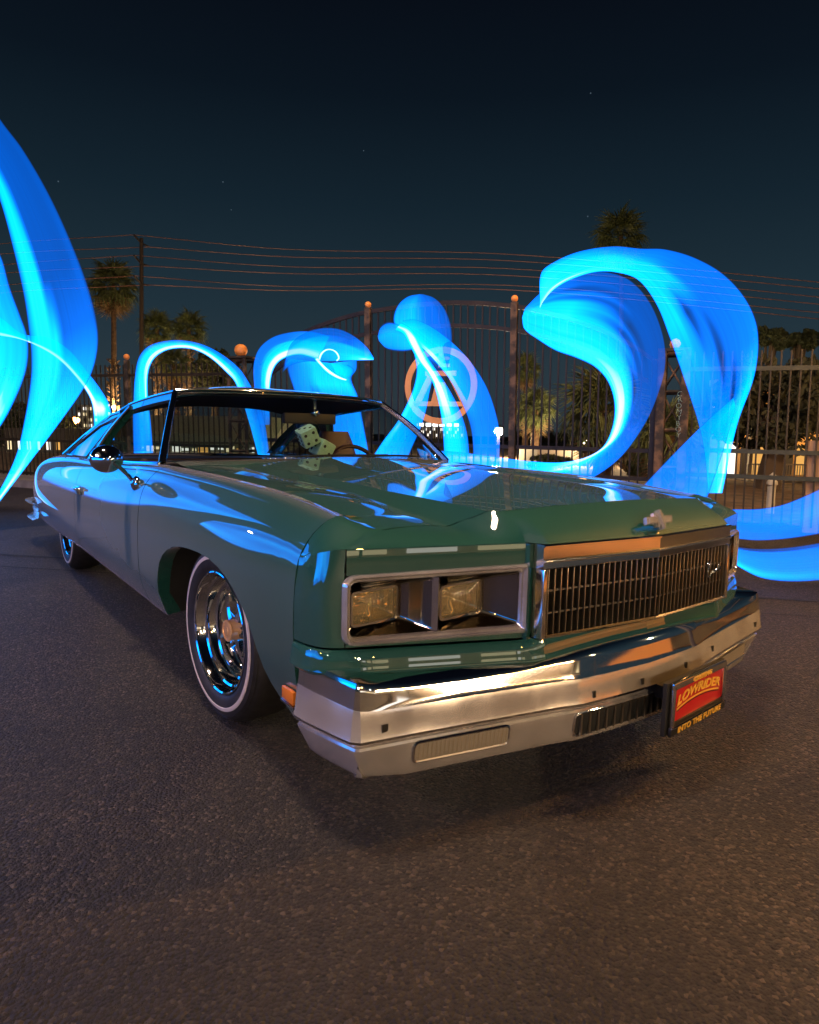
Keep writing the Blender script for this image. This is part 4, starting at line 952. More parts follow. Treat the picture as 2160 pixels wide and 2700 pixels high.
ribbon('', [(826, 945), (840, 962), (862, 985), (890, 1000), (920, 1006)], [(842, 942), (850, 955), (872, 974), (898, 991), (925, 1003)], (7.2, 7.2), (7.2, 7.2), [(0, [(0, .7), (.4, 1.3), (.7, 1.25), (1, .6)])], parent=r5, m=12, soft=.2, bow=0, ends=(.02, .1))
ribbon('', [(752, 945), (757, 975), (768, 1010), (790, 1070), (820, 1130), (850, 1200)], [(920, 962), (935, 975), (928, 1000), (945, 1045), (958, 1110), (975, 1200)],
    (7.4, 7.4), (7.2, 7.0), [(0, [(0, .3), (.4, .78), (.8, .75), (1, .4)]), (.25, [(0, .45), (.3, .62), (.45, .85), (.9, .9), (1, .6)]), (.4, [(0, .48), (.27, .52), (.31, .18), (.35, .45), (.39, .16), (.44, .55), (.7, .6), (1, .7)]), (.6, [(0, .45), (.4, .55), (.8, .62), (1, .7)]), (1, [(0, .4), (.6, .6), (1, .75)])], parent=r5, bow=.1)
ribbon('', [(845, 960), (868, 975), (888, 985), (905, 988)], [(942, 950), (940, 975), (925, 992), (906, 993)], (7.3, 7.3), (7.3, 7.3), [(0, [(0, .5), (.5, .75), (1, .45)])], parent=r5, bow=.05)
# ---- hooded figure in front of the gate emblem
r6 = ribbon('hooded fin of blue light rising in front of the round gate emblem',
    [(1060, 862), (1072, 875), (1100, 905), (1140, 945), (1185, 1000), (1218, 1062), (1240, 1125), (1247, 1180), (1247, 1250)],
    [(1062, 845), (1095, 842), (1140, 862), (1185, 895), (1235, 945), (1278, 1008), (1303, 1070), (1318, 1140), (1316, 1250)],
    (6.5, 6.3), (6.6, 6.3), [(0, [(0, .8), (.5, .7), (1, .5)]), (.25, [(0, 1.25), (.14, 1.2), (.24, .85), (.6, .75), (1, .5)]), (.45, [(0, .75), (.2, .70), (.6, .52), (1, .42)]), (.7, [(0, .35), (.2, .50), (1, .42)]), (1, [(0, .5), (.5, .55), (1, .45)])], bow=.15)
ribbon('', [(1108, 775), (1075, 782), (1049, 804), (1037, 840), (1046, 868), (1072, 888), (1090, 930), (1096, 965)], [(1114, 775), (1146, 786), (1172, 812), (1188, 850), (1193, 890), (1190, 930), (1182, 970), (1172, 1005)], (6.6, 6.6), (6.5, 6.5), [(0, [(0, .35), (1, .30)]), (.25, [(0, .5), (.3, .72), (.55, .42), (1, .30)]), (.5, [(0, .75), (.35, .80), (.6, .42), (1, .32)]), (.8, [(0, .5), (.5, .45), (1, .3)]), (1, [(0, .2), (1, .15)])], parent=r6, bow=.2, ends=(.01, .15))
ribbon('', [(996, 885), (1003, 860), (1022, 847), (1048, 852), (1075, 872)], [(1000, 900), (1018, 920), (1048, 928), (1082, 926), (1105, 915)], (6.5, 6.5), (6.5, 6.5), [(0, [(0, .4), (.5, .6), (1, .45)]), (.5, [(0, .45), (.4, .70), (1, .6)]), (1, [(0, .8), (.4, .75), (1, .9)])], parent=r6, bow=.1, soft=.12)
ribbon('', [(1040, 872), (1062, 880), (1085, 920), (1105, 955), (1128, 985), (1145, 1020), (1158, 1070), (1166, 1120), (1170, 1180), (1172, 1250)], [(1060, 850), (1085, 868), (1108, 905), (1130, 945), (1158, 985), (1190, 1035), (1215, 1085), (1232, 1140), (1238, 1190), (1240, 1250)],
    (6.4, 6.3), (6.4, 6.2), [(0, [(0, .5), (.5, 1.2), (1, .5)]), (.12, [(0, .7), (.3, 1.3), (.7, 1.3), (1, .8)]), (.4, [(0, .8), (.25, 1.3), (.5, 1.3), (.75, .9), (1, .5)]), (.6, [(0, .85), (.2, 1.15), (.45, 1.2), (.6, .9), (1, .45)]), (.75, [(0, .7), (.2, .92), (.6, .9), (1, .45)]), (1, [(0, .8), (.4, .92), (.8, .8), (1, .45)])], parent=r6, n=90, bow=.05)
ribbon('', [(1092, 930), (1099, 975), (1091, 1020), (1074, 1062), (1047, 1112), (1010, 1162), (975, 1215)], [(1128, 960), (1140, 990), (1132, 1040), (1122, 1090), (1105, 1140), (1085, 1185), (1070, 1225)],
    (6.5, 6.7), (6.5, 6.7), [(0, [(0, .7), (.3, .9), (1, .7)]), (.3, [(0, .6), (.12, .95), (.3, .80), (.7, .72), (1, .6)]), (.65, [(0, .85), (.14, 1.15), (.25, .85), (.6, .75), (1, .6)]), (1, [(0, .8), (.3, .85), (1, .7)])], parent=r6, bow=.08)
# ---- long low trail running from the fin to the wave
# ---- wave curl
r7 = ribbon('large breaking wave curl of blue light right of the gate',
    [(1377, 838), (1383, 868), (1420, 897), (1465, 925), (1520, 945), (1570, 970), (1604, 1010), (1620, 1068), (1614, 1128), (1590, 1178), (1545, 1206), (1480, 1219), (1400, 1216), (1320, 1206), (1230, 1194), (1150, 1187)],
    [(1385, 812), (1425, 772), (1480, 735), (1540, 718), (1600, 716), (1660, 736), (1712, 792), (1746, 872), (1756, 945), (1744, 1015), (1700, 1120), (1620, 1222), (1500, 1285), (1380, 1275), (1260, 1262), (1150, 1260)],
    (5.7, 6.0), (5.9, 6.0), [(0, [(0, .8), (.5, .85), (1, .5)]), (.14, [(0, .92), (.5, .95), (.62, .85), (.68, .3), (.72, .55), (.78, .22), (.84, .36), (1, .30)]), (.28, [(0, .95), (.10, 1.1), (.2, .92), (.42, .7), (.50, .22), (.56, .4), (.62, .16), (.7, .30), (1, .27)]), (.40, [(0, .9), (.10, 1.25), (.18, 1.2), (.26, .9), (.34, .6), (.38, .14), (.44, .30), (1, .26)]), (.50, [(0, .9), (.12, 1.28), (.22, 1.22), (.34, .88), (.44, .36), (1, .27)]), (.60, [(0, .9), (.14, 1.25), (.26, 1.22), (.4, .8), (.6, .5), (1, .40)]), (.70, [(0, .9), (.2, 1.0), (.4, 1.2), (.6, .7), (1, .45)]), (.8, [(0, .6), (.4, .72), (1, .6)]), (1, [(0, .5), (.5, .6), (1, .5)])], n=140, m=56, bow=.2, soft=.02)
r8 = ribbon('broad blue light arch curving down behind the front of the hood',
    [(1424, 812), (1432, 796), (1460, 765), (1505, 738), (1568, 718), (1622, 718), (1682, 738), (1730, 802), (1765, 890), (1790, 962), (1818, 1045), (1842, 1120), (1858, 1200), (1868, 1300)],
    [(1424, 800), (1427, 720), (1462, 690), (1530, 662), (1620, 649), (1690, 655), (1755, 657), (1835, 680), (1912, 725), (1972, 795), (2000, 875), (1992, 985), (1945, 1120), (1905, 1300)],
    (5.5, 5.2), (5.6, 5.1), [(0, [(0, 1.2), (1, .9)]), (.1, [(0, .9), (.1, 1.2), (.2, .92), (.8, .9), (1, .6)]), (.25, [(0, .9), (.12, .95), (.6, .85), (.75, .6), (1, .4)]), (.4, [(0, .8), (.15, .85), (.5, .78), (.6, .45), (1, .40)]), (.5, [(0, .8), (.2, .85), (.28, .55), (.34, .15), (.42, .40), (1, .42)]), (.65, [(0, .65), (.3, .58), (.45, .45), (.50, .12), (.57, .40), (.9, .5), (1, .6)]), (.76, [(0, .48), (.4, .5), (.60, .46), (.66, .15), (.72, .45), (.9, .9), (1, .85)]), (.86, [(0, .5), (.4, .55), (.68, .65), (.78, .88), (.9, .95), (1, .9)]), (.93, [(0, .6), (.5, .85), (.75, .9), (.84, 1.2), (.92, .95), (1, .85)]), (1, [(0, .7), (.5, .88), (.75, 1.2), (1, .9)])], n=130, m=60, bow=.15, soft=.02)
r9 = ribbon('wedge of blue light crossing low behind the front of the hood',
    [(1935, 1048), (1890, 1085), (1830, 1142), (1770, 1202), (1690, 1285)], [(1940, 1075), (1925, 1130), (1905, 1200), (1885, 1260), (1868, 1310)], (5.2, 5.4), (5.2, 5.2), [(0, [(0, .5), (.5, .8), (1, .7)]), (.5, [(0, .45), (.6, .5), (1, .6)]), (1, [(0, .45), (.6, .5), (1, .6)])], bow=.08)
# ---- low sweeps at the right edge
r10 = ribbon('upper low sweep of blue light beside the right front corner of the car',
    [(1880, 1345), (1935, 1342), (2000, 1341), (2060, 1331), (2120, 1308), (2180, 1280), (2300, 1225)], [(1880, 1420), (1935, 1421), (2000, 1426), (2080, 1421), (2160, 1409), (2240, 1395), (2340, 1370)], (4.9, 4.7), (4.7, 4.5), [(0, [(0, .5), (1, .45)]), (.6, [(0, .46), (.5, .56), (1, .42)]), (1, [(0, .5), (1, .5)])], bow=.05, soft=.035)
r11 = ribbon('lowest sweep of blue light floating just above the asphalt at right',
    [(1880, 1432), (1935, 1441), (2000, 1447), (2080, 1443), (2160, 1431), (2260, 1412), (2340, 1395)], [(1880, 1440), (1920, 1475), (1960, 1502), (2010, 1525), (2080, 1534), (2160, 1531), (2340, 1510)], (4.7, 4.5), (4.6, 4.3), [(0, [(0, .5), (.5, .7), (1, .9)]), (.2, [(0, .35), (.08, .15), (.14, .5), (.7, .6), (.88, .9), (1, .8)]), (.4, [(0, .35), (.08, .2), (.14, .5), (.7, .55), (.85, .75), (1, .5)]), (1, [(0, .4), (.5, .5), (1, .4)])], bow=.04, soft=.035)

# ================================================================== FENCE, GATE AND PILLARS
IRON = mat('dark_iron', (.012, .009, .006), .5, .3); noisy(IRON, 6, (.006, .0045, .003), (.020, .014, .008), bump=.2, bscale=60)
IRON2 = mat('green_iron', (.025, .034, .030), .5, .2); noisy(IRON2, 5, (.016, .024, .022), (.035, .046, .040))
RUST = mat('peeling_paint', (.05, .03, .015), .7); noisy(RUST, 7, (.014, .010, .005), (.13, .075, .035), .45, .6, bump=.4, bscale=30)
BALLM = mat('orange_ball', (.62, .17, .03), .55); noisy(BALLM, 14, (.80, .26, .04), (.88, .32, .06))
def fp(s, z=0, off=0): return FA + FD * s + FN * off + G * z
YAW = Quaternion((0, 0, 1), math.atan2(FD.y, FD.x)); FQ = TQ @ YAW
def bar_data(name, w, d, h, mt): return MB().box((0, 0, h / 2), (w, d, h), bev=min(w, d) * .15).data(name, mt, smooth=False)
def rail(name, s0, s1, z, hh, parent, mt, off=0, d=.03):
    o = MB().box(((s1 - s0) / 2, 0, 0), (s1 - s0, d, hh)).build(name, mt, None, smooth=False)
    o.parent = parent; o.location = fp(s0, z, off) - parent.location; o.rotation_mode = 'QUATERNION'; o.rotation_quaternion = YAW; return o
def kid(o, parent, loc, q=None):
    o.parent = parent; o.location = loc - parent.location
    if q is not None: o.rotation_mode = 'QUATERNION'; o.rotation_quaternion = q
    return o
# simple explicit version (keeps links cheap)
def fence(name, px0, px1, label, mt, top, rails, sp=.10):
    s0, s1 = fl(px0), fl(px1); root = empty(name, fp(s0), label, 'fence')
    pk = bar_data('picket', .019, .019, top - .06, mt)
    for i in range(int((s1 - s0) / sp)):
        o = inst('picket', pk, root, fp(s0 + .05 + i * sp, .06 + rnd.uniform(-.006, .006)) - root.location, FQ)
    for z in rails: rail('rail', s0, s1, z, .045, root, mt)
    return root
fL = fence('iron_fence', -260, 612, 'dark iron picket fence at the left with pointed view of palms behind', IRON, 2.05, (fz(300, 993), fz(300, 1167), .16))
for px in (350,):
    s_ = fl(px); po = kid(bpy.data.objects.new('post', bar_data('post', .075, .075, 2.12, RUST)), fL, fp(s_), FQ); link_ = COL.objects.link(po)
    b_ = inst('finial_ball', MB().ball((0, 0, 2.175), .048, 16).data('finial_ball', BALLM), po)
PALEI = mat('weathered_iron', (.028, .022, .014), .5, .3)
fR = fence('iron_fence', 1800, 2520, 'greenish iron picket fence at the right with the lit house behind', PALEI, 2.05, (), .10)
for z in (fz(2020, 975), fz(2020, 1191), fz(2020, 1258)): rail('rail', fl(1800), fl(2520), z, .05, fR, IRON2)
po = inst('post', bar_data('post', .16, .06, 1.05, mat('pale_post', (.30, .20, .13), .7)), fR, fp(fl(2138), 0, -.08) - fR.location, FQ)
# gate
g0, g1 = fl(682), fl(1722); gate = empty('gate', fp(g0), 'wide arched iron gate carrying a round emblem between two ball topped pillars', 'gate')
AP = [(682, 968), (760, 905), (854, 861), (966, 829), (1038, 818), (1110, 809), (1167, 805), (1240, 805), (1335, 812), (1430, 829), (1540, 862), (1640, 905), (1722, 960)]
az = pch([fl(p[0]) for p in AP], [fz(*p) for p in AP])
def arched(name, off, hh):
    rows = []
    for s_ in np.linspace(g0, g1, 60):
        z = float(az(s_)) + off; rows.append([fp(s_, z + a, b) - gate.location for a, b in ((0, .02), (0, -.02), (-hh, -.02), (-hh, .02))])
    return MB().grid(rows, close_v=True).build(name, IRON, gate, smooth=False)
arched('arched_rail', 0, .055); arched('arched_rail', -.30, .05)
z1_, z2_, z3_ = fz(1350, 1178), fz(1350, 1247), .14
for z in (z1_, z2_, z3_): rail('rail', g0, g1, z, .05, gate, IRON)
unit = MB().box((0, 0, .5), (.019, .019, 1)).data('picket', IRON, smooth=False)
n = int((g1 - g0) / .10)
posts_s = [fl(975), fl(1348), g0 + .05, g1 - .05]
for i in range(n):
    s_ = g0 + .05 + i * .10
    if min(abs(s_ - p) for p in posts_s) < .05: continue
    inst('picket', unit, gate, fp(s_, .08) - gate.location, FQ, (1, 1, float(az(s_)) - .10))
for px, yt in ((975, 822), (1348, 808)):
    s_ = fl(px); zt = fz(px, yt); po = inst('post', bar_data('post', .088, .088, zt, RUST), gate, fp(s_, 0, .01) - gate.location, FQ)
    inst('finial_ball', MB().ball((0, 0, zt + .04), .045, 16).data('finial_ball', BALLM), po)
for s_ in (g0 + .05, g1 - .05): inst('post', bar_data('post', .07, .07, float(az(s_)), IRON), gate, fp(s_) - gate.location, FQ)
# emblem: ring with a derrick shaped A and a broken cross on top
EMB = mat('orange_plate', (.85, .36, .08), .5); noisy(EMB, 8, (.80, .33, .07), (.88, .38, .09))
se = fl(1155); ze = fz(1155, 1020); de = fdep(se); pm = de / FPX
e_root = Matrix.Translation(fp(se, 0, .035) + Vector((0, 0, ze)) - gate.location) @ YAW.to_matrix().to_4x4()
def plate(mb, poly, t=.02):
    n = len(poly); V = [e_root @ Vector((x, -t / 2, z)) for x, z in poly] + [e_root @ Vector((x, t / 2, z)) for x, z in poly]
    mb.add(V, [tuple(range(n)), tuple(range(n, 2 * n))[::-1]] + [(i, (i + 1) % n, n + (i + 1) % n, n + i) for i in range(n)])
k = pm * .29 / math.cos(0)      # crop pixel to metres
def E2(x, y): return ((x - 880) * k * 1.03, -(y - 930) * k)
mb = MB(); no = 48; Ro, Ri = 340 * k, 284 * k
for i in range(no):
    a, b = 2 * math.pi * i / no, 2 * math.pi * (i + 1) / no
    plate(mb, [(Ro * math.cos(a), Ro * math.sin(a)), (Ro * math.cos(b), Ro * math.sin(b)), (Ri * math.cos(b), Ri * math.sin(b)), (Ri * math.cos(a), Ri * math.sin(a))])
sub(mb.build('emblem_ring', EMB, None, smooth=False), gate)
mb = MB()
for poly in ([(760, 845), (815, 845), (690, 1110), (630, 1110)], [(985, 845), (945, 845), (1090, 1110), (1150, 1110)], [(640, 1068), (1130, 1068), (1130, 1110), (640, 1110)], [(738, 800), (1020, 800), (1020, 845), (738, 845)],
             [(858, 640), (902, 640), (902, 770), (858, 770)], [(820, 676), (952, 676), (952, 706), (820, 706)], [(875, 738), (962, 738), (962, 768), (875, 768)], [(840, 900), (920, 900), (960, 1068), (800, 1068)]):
    plate(mb, [E2(*p) for p in poly], .024)
sub(mb.build('emblem_tower', EMB, None, smooth=False), gate)
# pillars
def pillar(px, yb, wd, leg, label, mt, br):
    s_ = fl(px); zt = fz(px, yb); root = empty('gate_pillar', fp(s_), label, 'gate pillar', 'ball topped pillars beside the gate')
    lg = bar_data('leg', leg, leg, zt, mt)
    for sx in (-1, 1):
        for sy in (-1, 1): inst('leg', lg, root, Vector((0, 0, 0)) + FD * sx * (wd / 2) + FN * sy * .12, FQ)
    inst('cap_plate', MB().box((0, 0, zt + .015), (wd + .10, .34, .03)).data('cap_plate', mt, smooth=False), root, (0, 0, 0), FQ)
    nz = 4; zz = np.linspace(.25, zt - .03, nz + 1)
    for a, b in zip(zz[:-1], zz[1:]):
        for sy in (-1, 1):
            o_ = FN * sy * .13
            for x0, x1 in ((-1, 1), (1, -1)):
                link_p = MB().tube([FD * x0 * wd / 2 + o_ + G * a, FD * x1 * wd / 2 + o_ + G * b], .009, 5).build('brace', mt, root)
            MB().tube([FD * -wd / 2 + o_ + G * b, FD * wd / 2 + o_ + G * b], .022, 4).build('tie', mt, root)
    inst('finial_ball', MB().ball((0, 0, zt + .03 + br), br, 24).data('finial_ball', BALLM), root, (0, 0, 0), FQ)
    return root, zt
pillar(646, 951, .30, .045, 'left lattice gate pillar with a big orange ball on top', RUST, .098)
pR, ztR = pillar(1760, 934, .26, .105, 'right gate pillar with graffiti and a ball seen through the light', RUST, .062)
TAGM = mat('graffiti', (.25, .42, .36), .6)
x_ = fl(1778); tm = Matrix.Translation(fp(x_, fz(1778, 1095) , .12 + .055 + .002)) @ FQ.to_matrix().to_4x4() @ Matrix.Rotation(math.radians(90), 4, 'X')
for i, ch in enumerate('CROMYBOY'):
    t_ = text('graffiti', ch, .085, TAGM, tm @ Matrix.Translation((.006 * math.sin(i * 2.1), .235 - i * .068, 0)) @ Matrix.Rotation(.2 * math.sin(i * 1.7), 4, 'Z'), None, ext=.0005, bold=-.002)
    t_.parent = pR; t_.matrix_parent_inverse = Matrix.Translation(-pR.location)

# ================================================================== PALMS, TREES, POLE, LAMPS AND BUILDINGS BEYOND THE FENCE
BARK = mat('palm_bark', (.10, .055, .028), .9); noisy(BARK, 5, (.05, .026, .013), (.13, .072, .036), bump=.8, bscale=14, dist=.05)
FROND = mat('palm_leaf', (.055, .075, .025), .6); noisy(FROND, 3, (.055, .075, .022), (.12, .14, .045))
DEAD = mat('dry_palm_leaf', (.20, .125, .06), .85); noisy(DEAD, 3, (.13, .08, .035), (.27, .17, .085))
LEAF = mat('tree_leaf', (.045, .055, .02), .7); noisy(LEAF, 2, (.03, .04, .014), (.06, .075, .03))
TWIG = mat('branch_bark', (.08, .055, .035), .9)
def frond_mesh(seed, droop, mt, name):
    r_ = random.Random(seed); mb = MB(); Lp = .62
    pts = [Vector((t * Lp, 0, .10 * math.sin(t * 2.2) - droop * t * t * .25)) for t in np.linspace(0, 1, 5)]
    mb.tube(pts, [.022, .02, .017, .014, .011], 4)
    tip = pts[-1]; nb = 19
    for i in range(nb):
        a = math.radians(-118 + 236 * i / (nb - 1)) + r_.uniform(-.05, .05); ln = (.80 - .22 * abs(a) / 2.06) * r_.uniform(.85, 1.08)
        d = Vector((math.cos(a), math.sin(a), .12 - .2 * abs(math.sin(a)))); sd_ = Vector((-math.sin(a), math.cos(a), 0)) * .030
        m_ = tip + d * ln * .55 - Vector((0, 0, droop * .10)); en = tip + d * ln - Vector((0, 0, (.22 + droop * .30) * r_.uniform(.7, 1.4)))
        up = Vector((0, 0, .018))
        mb.add([tip, m_ + sd_ - up, m_ + up, m_ - sd_ - up, en], [(0, 1, 2), (0, 2, 3), (1, 4, 2), (2, 4, 3)])
    return mb.data(name, mt, smooth=False)
FM = [frond_mesh(i, dr, FROND, 'frond') for i, dr in enumerate((.2, .5, .8, 1.1))]; DM = [frond_mesh(9 + i, 1.5, DEAD, 'dry_frond') for i in range(2)]
def palm(px, py, rad, d, label, nf=34, skirt=10, seed=0, thick=.22, lean=0, boots=0, below=None):
    r_ = random.Random(seed); c_ = at(px, py, d); rw = rad * d / FPX; sc = rw / 1.18
    base = at(px + lean, 1140, d); base.z = 0; h = c_ - base; root = empty('palm_tree', base, label, 'palm tree', 'palm trees beyond the fence')
    mb = MB(); pts = []; rs = []
    k = 22
    for i in range(k + 1):
        t = i / k; pts.append(h * t + Vector((math.sin(t * 3) * .08 * sc, 0, 0))); rs.append(thick * .72 * (1.15 - .35 * t) * (1 + .05 * (i % 2)))
    mb.tube(pts, rs, 10)
    mb.build('trunk', BARK, root, ang=20)
    if boots:      # old leaf bases, proud of the trunk
        b2 = MB()
        for i in range(150):
            t = r_.uniform(0, boots); a = r_.uniform(0, 6.28); p = h * t; o_ = Vector((math.cos(a), math.sin(a), 0)) * thick * 1.25
            b2.tube([p + o_ * .8, p + o_ * 1.5 + Vector((0, 0, .16))], [.07, .03], 4)
        b2.build('leaf_base', BARK, root, smooth=False)['kind'] = 'stuff'
    for i in range(nf):
        t = i / nf; el = math.radians(82 - 118 * t + r_.uniform(-10, 10)); az_ = i * 2.39996 + r_.uniform(-.2, .2)
        me = FM[min(int(t * 4), 3)]
        q = Quaternion((0, 0, 1), az_) @ Quaternion((0, 1, 0), -el) @ Quaternion((1, 0, 0), r_.uniform(-.5, .5))
        k_ = sc * r_.uniform(.85, 1.12); inst('frond', me, root, h, q, (k_, k_, k_))
    for i in range(skirt):
        az_ = i * 2.39996 + .5; el = math.radians(-58 - r_.uniform(0, 24)); q = Quaternion((0, 0, 1), az_) @ Quaternion((0, 1, 0), -el) @ Quaternion((1, 0, 0), r_.uniform(-.4, .4)); k_ = sc * r_.uniform(.75, 1.0)
        inst('dry_frond', DM[i % 2], root, h - Vector((0, 0, .12 * sc)), q, (k_, k_, k_))
    return root
palm(299, 752, 66, 45, 'tall shaggy palm left of the utility pole', seed=1, skirt=16, boots=.52, thick=.24, nf=40)
palm(414, 868, 46, 47, 'palm just right of the utility pole', seed=2, thick=.24, boots=.9)
palm(498, 866, 48, 48, 'palm second to the right of the utility pole', seed=3, thick=.24, boots=.9, skirt=12)
palm(457, 962, 46, 38, 'shorter palm framed low inside the blue arch', seed=4, thick=.2, skirt=14, boots=.9)
palm(1637, 622, 68, 44, 'tall palm whose crown tops the breaking wave of light', seed=5, skirt=12)
palm(1386, 975, 44, 40, 'taller palm standing right of the gate post', seed=6, skirt=12, thick=.22)
palm(1410, 1078, 58, 27, 'shorter full palm right of the gate post', seed=7, skirt=14, thick=.22, nf=40)
palm(1590, 1085, 120, 15, 'large spiky palm inside the wave curl close behind the gate', seed=8, nf=42, thick=.25, skirt=10)
palm(1760, 1150, 95, 13, 'low bushy palm close behind the right gate pillar', seed=18, nf=40, thick=.22, skirt=12)
palm(1488, 1134, 13, 130, 'tiny far palm on the skyline right of centre', seed=9, nf=22, skirt=4)
palm(1457, 1142, 9, 150, 'tiniest far palm on the skyline right of centre', seed=10, nf=18, skirt=3)
FARD = mat('dark_foliage', (.022, .026, .012), .8); noisy(FARD, 2, (.014, .018, .008), (.034, .038, .016))
def leafy(px, py, rx, ry_, d, label, n=2200, seed=0, leaf=.22, mt=None, clumps=16, name='tree'):
    r_ = random.Random(seed); c_ = at(px, py, d); k = d / FPX; base = Vector((c_.x, c_.y, 0)); root = empty(name, base, label, 'tree')
    h = c_ - base; W_ = rx * k; H_ = ry_ * k
    MB().tube([(0, 0, 0), h * .5 + Vector((.1, 0, 0)), h], [.28, .2, .10], 8).build('trunk', TWIG, root)
    mb = MB(); cl = []
    for i in range(clumps):
        a = r_.uniform(0, 6.28); e_ = math.asin(r_.uniform(-.9, .95)); q = r_.uniform(.45, .85)
        cl.append((h + Vector((math.cos(a) * math.cos(e_) * W_ * q, math.sin(a) * math.cos(e_) * W_ * q, math.sin(e_) * H_ * q)), r_.uniform(.22, .42)))
    for i in range(n):
        c0, rr_ = r_.choice(cl); v = Vector((r_.gauss(0, 1), r_.gauss(0, 1), r_.gauss(0, 1))).normalized() * r_.uniform(.5, 1.0) ** .5
        p = c0 + Vector((v.x * W_ * rr_, v.y * W_ * rr_, v.z * H_ * rr_)); s_ = leaf * r_.uniform(.6, 1.3)
        a_ = Vector((r_.uniform(-1, 1), r_.uniform(-1, 1), r_.uniform(-1, 1))).normalized(); b_ = a_.orthogonal().normalized()
        mb.add([p - a_ * s_, p + b_ * s_ * .45, p + a_ * s_, p - b_ * s_ * .45], [(0, 1, 2, 3)])
    o = mb.build('crown', mt or LEAF, root, smooth=False, rec=False)
    for c0, rr_ in cl[:6]: MB().tube([h * .55, c0 * .5 + h * .5 * .9, c0], [.09, .06, .03], 5).build('limb', TWIG, root)
    return root
leafy(2035, 893, 44, 30, 34, 'tall umbrella pine left of the pair behind the right fence', seed=31, n=1500, leaf=.16)
leafy(2108, 900, 50, 28, 36, 'tall umbrella pine right of the pair behind the right fence', seed=32, n=1500, leaf=.16)
leafy(2040, 1070, 165, 132, 14.5, 'dark dense tree mass above the lit house', seed=33, n=9000, leaf=.085, clumps=44, mt=FARD)
leafy(2240, 1050, 130, 130, 15, 'dark tree at the far right edge above the house', seed=34, n=4000, leaf=.09, mt=FARD)
leafy(565, 985, 62, 70, 36, 'dark bushy tree behind the arch beside the left pillar', seed=35, n=2600, leaf=.15)
leafy(30, 1130, 70, 60, 30, 'lamp lit green tree at the left edge behind the fence', seed=36, n=2600, leaf=.14)
leafy(160, 1120, 40, 50, 34, 'dark bushy tree under the orange lamp at left', seed=37, n=1800, leaf=.14)
leafy(1960, 1225, 45, 22, 20, 'small leafy shrub left of the lit house', seed=38, n=1200, leaf=.07, name='shrub')
leafy(1700, 1235, 60, 34, 19, 'low shrub behind the gate near the right pillar', seed=39, n=1200, leaf=.08, name='shrub')
leafy(1440, 1215, 70, 22, 21, 'low hedge like shrub under the short palms', seed=40, n=1200, leaf=.07, name='shrub')
leafy(345, 1140, 50, 45, 33, 'green lit tree seen through the car side window', seed=41, n=1800, leaf=.13)
# far tree line as one mass
FARL = mat('far_foliage', (.020, .024, .014), .9)
def treeline():
    r_ = random.Random(5); mb = MB()
    for i in range(6000):
        px = r_.uniform(-500, 2700); d = r_.uniform(110, 150); top = 1128 + (px - 300) * .022 + 14 * math.sin(px * .021) + 8 * math.sin(px * .057 + 1)
        py = r_.uniform(top, 1165 + (px - 300) * .022); p = at(px, py, d); s_ = r_.uniform(.5, 1.3)
        a_ = Vector((r_.uniform(-1, 1), r_.uniform(-1, 1), r_.uniform(-1, 1))).normalized(); b_ = a_.orthogonal().normalized()
        mb.add([p - a_ * s_, p + b_ * s_ * .6, p + a_ * s_, p - b_ * s_ * .6], [(0, 1, 2, 3)])
    o = mb.build('tree_line', FARL, None, smooth=False, rec=False); o['kind'] = 'stuff'; o['label'] = 'dark far tree line along the horizon behind the fence'; o['category'] = 'trees'
treeline()
# utility pole and wires
POLE = mat('pole_wood', (.05, .035, .025), .85); WIRE = mat('wire', (.30, .145, .11), .6)
dp = 42; pb = at(373, 1140, dp); pb.z = 0; up = empty('utility_pole', pb, 'dark wooden utility pole with three slanted crossarms', 'utility pole')
ztop = at(373, 628, dp) - pb
MB().tube([(0, 0, 0), ztop * .5, ztop], [.15, .13, .11], 10).build('pole', POLE, up)
for yl, yr in ((619, 650), (673, 701), (727, 752)):
    a = at(353, yl, dp - .8) - pb; b = at(373, yl + 22, dp) - pb; c_ = at(392, yr, dp + .8) - pb
    MB().tube([a, b], .06, 6).tube([b, c_], .055, 6).build('crossarm', POLE, up)
for k, (yp, xp, yl, pts) in enumerate(((619, 353, 643, [(760, 657), (1340, 670), (2160, 744)]), (651, 392, 670, [(760, 677), (1340, 687), (2160, 761)]), (673, 353, 699, [(760, 703), (1340, 708), (2160, 783)]), (701, 392, 721, [(760, 721), (1340, 726), (2160, 802)]), (727, 353, 753, [(760, 755), (1340, 752), (2160, 824)]), (751, 392, 772, [(760, 766), (1340, 764), (2160, 841)]))):
    pl_ = [at(-300, yl + 45, dp + 6), at(0, yl, dp + 3), at(xp, yp, dp)] ; pr_ = [at(xp, yp, dp)] + [at(x, y, dp - (x - 373) / 1800 * 6) for x, y in pts] + [at(2600, pts[-1][1] + 52, dp - 8)]
    ln = [tuple(v) for v in crv([tuple(p) for p in pl_], 14)] + [tuple(v) for v in crv([tuple(p) for p in pr_], 30)][1:]
    ln = [Vector(v) - pb for v in ln]
    MB().tube(ln, .022, 4).build('wire', WIRE, up)
